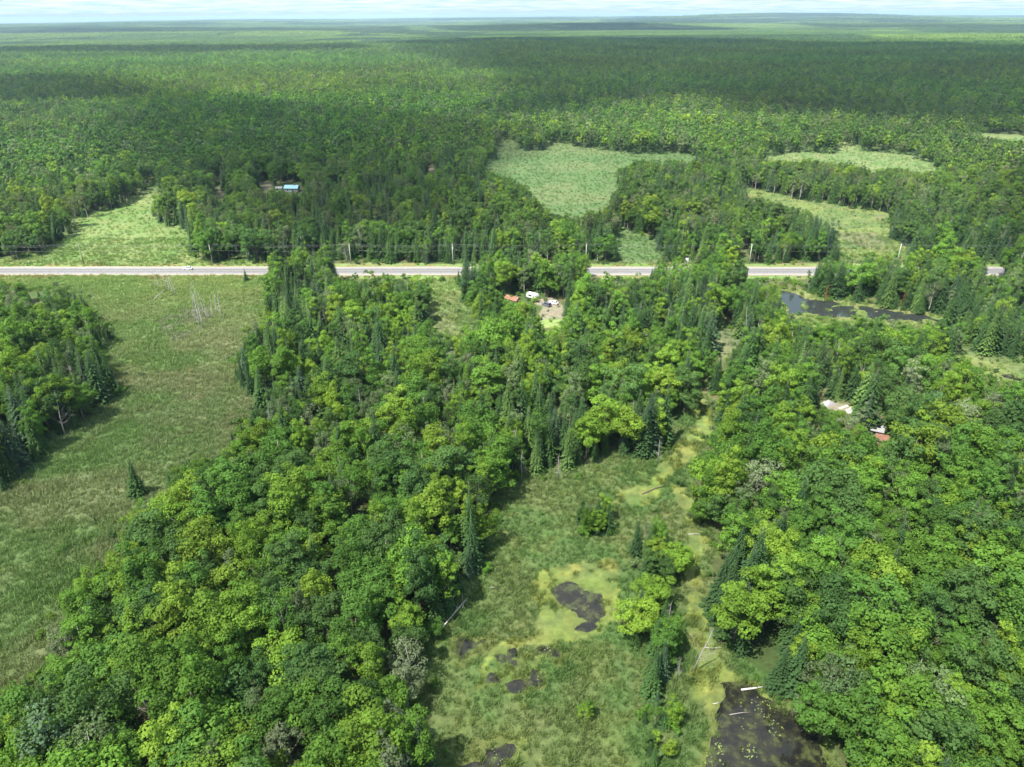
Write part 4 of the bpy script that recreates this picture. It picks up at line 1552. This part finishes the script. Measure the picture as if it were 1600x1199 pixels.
def car(name, g, rz, paint, label, kind='sedan', Ln=4.6, Wd=1.8, Ht=1.46, cat='car'):
    e = empty(name, (g[0], g[1], g[2]), rz)
    hw = Wd / 2
    x0, x1 = -Ln / 2, Ln / 2
    body = [(x0, .38), (x0 + .05, .72), (x0 + .15, .92), (x0 + .95, .98), (x1 - 1.25, .95), (x1 - .2, .80), (x1, .62), (x1 - .03, .30), (x1 - .5, .22), (x0 + .4, .22)]
    mb = MB()
    n = len(body)
    for sgn in (0,):
        V = []
        for yy, ins in ((-hw, .06), (-hw + .12, 0.0), (hw - .12, 0.0), (hw, .06)):
            V += [(x * (1 - ins * .3), yy, z - (ins if z > .7 else -ins * .3)) for x, z in body]
        F = [tuple(range(n))[::-1], tuple(range(3 * n, 4 * n))]
        for r_ in range(3):
            for i in range(n):
                j = (i + 1) % n
                F.append((r_ * n + i, r_ * n + j, (r_ + 1) * n + j, (r_ + 1) * n + i))
        mb.add(V, F)
    mb.build('body', paint, e)
    if kind == 'sedan':
        cab = [(x0 + .55, .96), (x0 + 1.15, Ht), (x1 - 2.05, Ht), (x1 - 1.2, .94)]
    elif kind == 'suv':
        cab = [(x0 + .12, .94), (x0 + .35, Ht), (x1 - 2.0, Ht), (x1 - 1.25, .94)]
    else:
        cab = [(x1 - 3.0, .96), (x1 - 2.85, Ht), (x1 - 1.9, Ht), (x1 - 1.2, .94)]
    mb = MB()
    tw = hw - .22
    V = [(cab[0][0], -hw + .08, cab[0][1]), (cab[3][0], -hw + .08, cab[3][1]), (cab[3][0], hw - .08, cab[3][1]), (cab[0][0], hw - .08, cab[0][1]),
         (cab[1][0], -tw, cab[1][1]), (cab[2][0], -tw, cab[2][1]), (cab[2][0], tw, cab[2][1]), (cab[1][0], tw, cab[1][1])]
    mb.add(V, [(0, 1, 5, 4), (1, 2, 6, 5), (2, 3, 7, 6), (3, 0, 4, 7)])
    mb.build('window', M_GLASS, e)
    mb = MB()
    mb.box((cab[1][0] - .06, -tw - .02, Ht - .05), (cab[2][0] + .08, tw + .02, Ht + .03))
    for sx in (-1, 1):
        xm = (cab[1][0] + cab[2][0]) / 2
        mb.tube([(xm, sx * (hw - .09), .95), (xm, sx * (tw + .01), Ht)], [.05, .05], 4)
        mb.tube([(cab[0][0] + .02, sx * (hw - .09), .95), (cab[1][0], sx * (tw + .01), Ht)], [.06, .06], 4)
        mb.tube([(cab[3][0], sx * (hw - .09), .95), (cab[2][0], sx * (tw + .01), Ht)], [.05, .05], 4)
    mb.build('roof', paint, e)
    for wx_ in (x0 + .85, x1 - .9):
        for sy in (-1, 1):
            mb = MB()
            mb.tube([(wx_, sy * (hw - .20), .33), (wx_, sy * (hw + .015), .33)], [.33, .33], 14)
            t_ = mb.build('wheel', M_TYRE, e)
            mb = MB()
            mb.tube([(wx_, sy * (hw - .02), .33), (wx_, sy * (hw + .03), .33)], [.2, .19], 10)
            mb.build('rim', M_RIM, t_)
    for sy in (-1, 1):
        mb = MB()
        mb.box((x1 - .14, sy * (hw - .38) - .2, .62), (x1 - .005, sy * (hw - .38) + .2, .76))
        mb.build('headlight', M_LAMP, e)
        mb = MB()
        mb.box((x0 - .01, sy * (hw - .3) - .16, .7), (x0 + .1, sy * (hw - .3) + .16, .86))
        mb.build('tail_light', M_TAIL, e)
    tag(e, label, cat)
    return e


P_WHITE = mat_simple('white_car_paint', (0.55, 0.56, 0.57), .25, noise=.03, spec=.5)
P_SILV = mat_simple('silver_car_paint', (0.45, 0.47, 0.50), .28, .4, noise=.03)
P_DARK = mat_simple('dark_car_paint', (0.10, 0.11, 0.14), .25, noise=.05, spec=.5)
ra = math.atan2(RD_DIR[1], RD_DIR[0])
g = G(295, 421)
q = np.array([g[0], g[1]]) + RD_N * (1.8 - float(road_off(g[0], g[1])))
car('car', (q[0], q[1], .176), ra + math.pi, P_WHITE, 'white car driving along the road above the meadow', 'sedan')
g = G(854, 478)
car('car', (g[0], g[1], .02), 2.25, P_DARK, 'dark grey car parked in the sandy yard beside the white one', 'suv', 4.7, 1.85, 1.7)
g = G(865, 475)
car('car', (g[0], g[1], .02), 2.45, P_WHITE, 'white car parked in the sandy yard on the right of the dark one', 'sedan')
g = G(1371, 660)
car('car', (g[0], g[1], .02), 2.2, P_DARK, 'dark car parked behind the orange hut in the right wood', 'sedan')
# trailer
M_TRAIL = mat_simple('white_sheet_metal', (0.50, 0.51, 0.50), .4, noise=.06)
g = G(832, 467)
e = empty('camping_trailer', (g[0], g[1], 0), -.6)
mb = MB()
mb.prism([(-2.6, .7), (-2.75, 1.3), (-2.4, 2.6), (2.3, 2.6), (2.75, 1.6), (2.6, .7)], -1.15, 1.15)
mb.build('body', M_TRAIL, e)
for sx in (-1, 1):
    mb = MB()
    mb.box((-1.4, sx * 1.17 - .02, 1.45), (.1, sx * 1.17 + .02, 2.1))
    mb.build('window', M_GLASS, e)
    mb = MB()
    mb.tube([(0, sx * .9, .36), (0, sx * 1.14, .36)], [.36, .36], 12)
    mb.build('wheel', M_TYRE, e)
mb = MB()
mb.box((1.0, -1.19, .8), (1.65, -1.15, 2.35))
mb.build('door', M_POLE2, e)
mb = MB()
mb.tube([(2.6, 0, .6), (3.9, 0, .55)], [.05, .05], 6)
mb.build('hitch', M_TYRE, e)
tag(e, 'white camping trailer under the trees left of the sandy yard', 'trailer')


# ------------------------------------------------------------------ buildings
def house(name, g, rz, Lx, Ly, Hw, Hr, wallm, roofm, label, cat, over=.4, planks=0, chimney=False, flat=False, win=2):
    e = empty(name, (g[0], g[1], g[2]), rz)
    mb = MB()
    a, c = Lx / 2, Ly / 2
    if flat:
        mb.prism([(-c, 0), (c, 0), (c, Hw), (-c, Hw + Hr)], -a, a)
    else:
        mb.prism([(-c, 0), (c, 0), (c, Hw), (0, Hw + Hr), (-c, Hw)], -a, a)
    # the prism runs along y: turn it so that the ridge runs along x
    for i, v in enumerate(mb.v):
        mb.v[i] = np.stack([v[:, 1], -v[:, 0], v[:, 2]], 1)
    mb.build('wall', wallm, e)
    t_ = .12
    rm = MB()
    for sgn in ((-1, 1) if not flat else (1,)):
        if flat:
            p = [np.array([s1 * (a + over), s2 * (c + over), 0]) for s1, s2 in ((-1, -1), (1, -1), (1, 1), (-1, 1))]
            zz = lambda q: Hw + Hr * (.5 + .5 * q[1] / c) + .06
            V = [(q[0], q[1], zz(q)) for q in p] + [(q[0], q[1], zz(q) + t_) for q in p]
        else:
            sl_ = Hr / c
            V = []
            for dz in (.04, .04 + t_):
                V += [(-a - over, 0, Hw + Hr + dz), (a + over, 0, Hw + Hr + dz), (a + over, sgn * (c + over), Hw - sl_ * over + dz), (-a - over, sgn * (c + over), Hw - sl_ * over + dz)]
        rm.add(V, [(0, 1, 2, 3), (7, 6, 5, 4), (0, 4, 5, 1), (1, 5, 6, 2), (2, 6, 7, 3), (3, 7, 4, 0)])
        # standing seams of the sheet roof
        for k_ in range(int((Lx + 2 * over) / .9)):
            x = -a - over + .3 + k_ * .9
            if not flat:
                rm.tube([(x, sgn * .05, Hw + Hr + .04 + t_), (x, sgn * (c + over), Hw - sl_ * over + .04 + t_)], [.03, .03], 4)
    ro_ = rm.build('roof', roofm, e)
    if chimney:
        cm = MB()
        cm.box((a * .4, -.35, Hw + Hr * .4), (a * .4 + .6, .35, Hw + Hr + .9))
        cm.build('chimney', M_POLE, ro_)
    for k_ in range(win):
        x = -a + Lx * (k_ + .6) / (win + .6)
        for sgn in (-1, 1):
            m2 = MB()
            m2.box((x - .55, sgn * c - .03, .95), (x + .55, sgn * c + .03, min(2.0, Hw - .2)))
            wo = m2.build('window', M_GLASS, e)
            m3 = MB()
            zt = min(2.0, Hw - .2)
            for lo, hi in (((x - .63, .87), (x - .55, zt + .08)), ((x + .55, .87), (x + .63, zt + .08)), ((x - .55, zt), (x + .55, zt + .08)), ((x - .55, .87), (x + .55, .95))):
                m3.box((lo[0], sgn * c - .05, lo[1]), (hi[0], sgn * c + .05, hi[1]))
            m3.build('frame', M_TRAIL, wo)
    m2 = MB()
    m2.box((a - 1.5, -c - .04, .05), (a - .6, -c + .02, 2.05))
    do = m2.build('door', M_POLE, e)
    m3 = MB()
    m3.box((a - .75, -c - .10, 1.0), (a - .68, -c - .04, 1.12))
    m3.build('handle', M_RIM, do)
    tag(e, label, cat)
    return e


M_BLUE = mat_simple('blue_roof_metal', (0.20, 0.36, 0.44), .5, .0, noise=.06, scale=.5)
M_ORANGE = mat_simple('orange_boards', (0.34, 0.13, 0.03), .7, noise=.15, scale=2)
M_RUSTM = mat_simple('rusty_sheet', (0.17, 0.085, 0.055), .75, noise=.3, scale=1.2)
M_SIDING = mat_simple('grey_siding', (0.28, 0.29, 0.30), .8, noise=.1)
M_TARP = mat_simple('pale_tarp', (0.22, 0.22, 0.22), .6, noise=.12, scale=.8)
house('house', (*G(457, 299)[:2], float(terrain(*G(457, 299)[:2]))), -.05, 9.5, 6, 2.7, 1.6, M_SIDING, M_BLUE, 'house with pale blue metal roof in the woods beyond the road', 'house', chimney=True)
house('shed', (*G(436, 299)[:2], float(terrain(*G(436, 299)[:2]))), .1, 4, 3, 2.2, .5, M_TRAIL, M_TARP, 'small pale shed left of the blue-roofed house', 'shed', flat=True, win=1)
house('shed', (*G(801, 473)[:2], 0), -.65, 6, 3.4, 2.0, 1.0, M_POLE2, M_RUSTM, 'rust-red roofed shed under the trees left of the trailer', 'shed', win=1)
house('hut', (*G(1367, 681)[:2], 0), -.5, 3.4, 2.6, 2.3, .5, M_ORANGE, M_TARP, 'small orange hut with a pale roof in the right wood', 'hut', flat=True, win=1)
house('shed', (*G(1376, 694)[:2], 0), -.4, 2.8, 2.4, 1.8, .4, M_RUSTM, M_RUSTM, 'brown-red lean-to in front of the orange hut', 'shed', flat=True, win=1)
# covered wood pile and planks in the right wood
g = G(1293, 632)
e = empty('tarpaulin_pile', (g[0], g[1], 0), .4)
mb = MB()
nn = 9
V = []
for i in range(nn):
    for j in range(nn):
        u, v = i / (nn - 1) * 2 - 1, j / (nn - 1) * 2 - 1
        hgt = 1.3 * max(0, 1 - abs(u) ** 3) * max(0, 1 - abs(v) ** 3) * rng.uniform(.8, 1.1)
        V.append((u * 2.0, v * 1.4, hgt))
mb.add(V, [(i * nn + j, (i + 1) * nn + j, (i + 1) * nn + j + 1, i * nn + j + 1) for i in range(nn - 1) for j in range(nn - 1)])
mb.build('tarpaulin', M_TARP, e, True)
for k_ in range(5):
    mb = MB()
    mb.tube([(-2.6, -1 + k_ * .5, .12), (2.6, -1 + k_ * .5 + rng.normal(0, .1), .12)], [.11, .1], 6)
    mb.build('log', M_DEAD, e)
tag(e, 'pale tarpaulin over a wood pile in the right wood', 'wood pile')
for k_, (px, py, a_, lb) in enumerate(((1318, 637, .5, 'upper'), (1326, 641, .62, 'middle'), (1332, 644, .4, 'lower'))):
    g = G(px, py)
    e = empty('timber_stack', (g[0], g[1], 0), a_)
    for j in range(4):
        mb = MB()
        mb.box((-2 + rng.normal(0, .1), -.35 + j * .22, .02 + .09 * (j % 2)), (2 + rng.normal(0, .1), -.17 + j * .22, .10 + .09 * (j % 2)))
        mb.build('plank', M_BLEACH, e)
    tag(e, f'{lb} small stack of weathered planks right of the pale tarpaulin', 'planks')
# road sign board above the trees by the road
g = G(1072, 414)
e = empty('road_sign', (g[0], g[1], 0), ra)
mb = MB()
for sx in (-.6, .6):
    mb.tube([(sx, 0, -.3), (sx, 0, 3.4)], [.06, .06], 6)
mb.build('post', M_POLE2, e)
mb = MB()
mb.box((-.9, -.12, 1.6), (.9, -.07, 3.6))
mb.build('board', M_TRAIL, e)
tag(e, 'blank white board on posts by the road behind the trees', 'sign')

# ------------------------------------------------------------------ clouds overhead: they throw the drifting shadows
M_CLOUD, t, N, L, b = new_mat('cloud')
N.remove(b)
at = N.new('ShaderNodeAttribute')
at.attribute_name = 'dens'
df = N.new('ShaderNodeBsdfDiffuse')
df.inputs['Color'].default_value = (.9, .9, .9, 1)
tl = N.new('ShaderNodeBsdfTranslucent')
tl.inputs['Color'].default_value = (.9, .9, .9, 1)
m1 = N.new('ShaderNodeMixShader')
m1.inputs[0].default_value = .6
L.new(df.outputs[0], m1.inputs[1])
L.new(tl.outputs[0], m1.inputs[2])
tp = N.new('ShaderNodeBsdfTransparent')
m2 = N.new('ShaderNodeMixShader')
L.new(at.outputs['Fac'], m2.inputs[0])
L.new(tp.outputs[0], m2.inputs[1])
L.new(m1.outputs[0], m2.inputs[2])
L.new(m2.outputs[0], N['Material Output'].inputs['Surface'])
CLOUD_Z = 1150.0
SHADOWS = [([(590, 68), (760, 62), (1000, 63), (1250, 66), (1450, 68), (1680, 74), (1720, 150), (1690, 192), (1520, 186), (1400, 178), (1260, 172), (1150, 150), (1000, 150), (860, 172), (790, 150), (740, 110), (650, 90)], .56),
           ([(190, 134), (330, 146), (400, 166), (560, 178), (680, 186), (740, 200), (735, 225), (715, 270), (730, 300), (700, 330), (640, 340), (480, 335), (390, 330), (320, 310), (270, 265), (215, 230), (180, 195)], .42),
           ([(-120, 76), (100, 73), (300, 71), (540, 70), (600, 76), (480, 80), (200, 82), (-120, 84)], .6),
           ([(-160, 122), (60, 118), (170, 124), (180, 148), (100, 158), (-160, 158)], .52),
           ([(-300, 46), (100, 42), (560, 43), (640, 47), (300, 52), (-300, 53)], .65),
           ([(640, 43), (850, 41), (1100, 42), (1180, 46), (1000, 48), (760, 48)], .65),
           ([(1250, 40), (1500, 39), (1800, 40), (1800, 45), (1500, 45), (1300, 44)], .5),
           ([(1560, 235), (1640, 230), (1900, 260), (1900, 420), (1700, 400), (1620, 330)], .4),
           ([(-500, 620), (0, 560), (250, 520), (420, 560), (700, 600), (1000, 620), (1300, 600), (1700, 640), (2100, 900), (2000, 1400), (800, 1500), (-500, 1400)], .17)]
CV, CF, CD = [], [], []
cn_ = 0
for poly, dens in SHADOWS:
    wp = W(poly, 12.0)
    off = TO_SUN[:2] / TO_SUN[2] * (CLOUD_Z - 12)
    x0, x1 = wp[:, 0].min(), wp[:, 0].max()
    y0, y1 = wp[:, 1].min(), wp[:, 1].max()
    cell = max(12.0, max(x1 - x0, y1 - y0) / 110)
    mgn = cell * 8
    gxs = np.arange(x0 - mgn, x1 + mgn, cell)
    gys = np.arange(y0 - mgn, y1 + mgn, cell)
    A, B = np.meshgrid(gxs, gys)
    wa = A + (fbm(A, B, cell * 16, 71) - .5) * cell * 12
    wb = B + (fbm(A, B, cell * 16, 72) - .5) * cell * 12
    f = inpoly(wa.ravel(), wb.ravel(), wp).reshape(A.shape).astype(float)
    for _ in range(2):
        f = (np.roll(f, 1, 0) + 2 * f + np.roll(f, -1, 0)) / 4
        f = (np.roll(f, 1, 1) + 2 * f + np.roll(f, -1, 1)) / 4
    f = np.clip(f * (0.55 + .75 * fbm(A, B, cell * 20, 73)), 0, 1)
    nyc, nxc = A.shape
    idx = np.arange(nxc * nyc).reshape(nyc, nxc)
    live = (f[:-1, :-1] + f[1:, :-1] + f[:-1, 1:] + f[1:, 1:]) > .06
    q = np.stack([idx[:-1, :-1][live], idx[:-1, 1:][live], idx[1:, 1:][live], idx[1:, :-1][live]], 1)
    thick = np.clip(cell * 9, 90, 320)
    bump = fbm(A, B, cell * 6, 74)
    top = CLOUD_Z + thick * np.sqrt(f) * (.5 + .9 * bump)
    bot = CLOUD_Z - 12 * np.sqrt(f) * (.6 + .8 * fbm(A, B, cell * 9, 75))
    for zz, flip in ((top, False), (bot, True)):
        CV.append(np.stack([A.ravel() + off[0], B.ravel() + off[1], zz.ravel()], 1))
        CD.append(np.clip(sstep(0.02, .55, f.ravel()) * dens, 0, .9))
        CF.append((q[:, ::-1] if flip else q) + cn_)
        cn_ += len(CV[-1])
V, F, D = np.concatenate(CV), np.concatenate(CF), np.concatenate(CD)
used = np.unique(F)
rm = np.zeros(len(V), int)
rm[used] = np.arange(len(used))
cl = bpy.data.objects.new('clouds', mesh_from('clouds', V[used], rm[F], [M_CLOUD], None, True, {'dens': ('FLOAT', D[used])}))
COL.objects.link(cl)
tag(cl, 'fair-weather clouds drifting over the forest', 'clouds', kind='stuff')

# ------------------------------------------------------------------ the air
hz = MB()
hz.box((-48000, -3500, -180), (48000, 48000, 150))
M_HAZE, t, N, L, b = new_mat('haze')
N.remove(b)
pv = N.new('ShaderNodeVolumePrincipled')
pv.inputs['Color'].default_value = (.58, .79, 1.0, 1)
pv.inputs['Density'].default_value = 5.0e-5
pv.inputs['Anisotropy'].default_value = .2
L.new(pv.outputs[0], N['Material Output'].inputs['Volume'])
ho = hz.build('haze', M_HAZE)
tag(ho, 'thin blue haze over the distant forest', 'haze', kind='stuff')
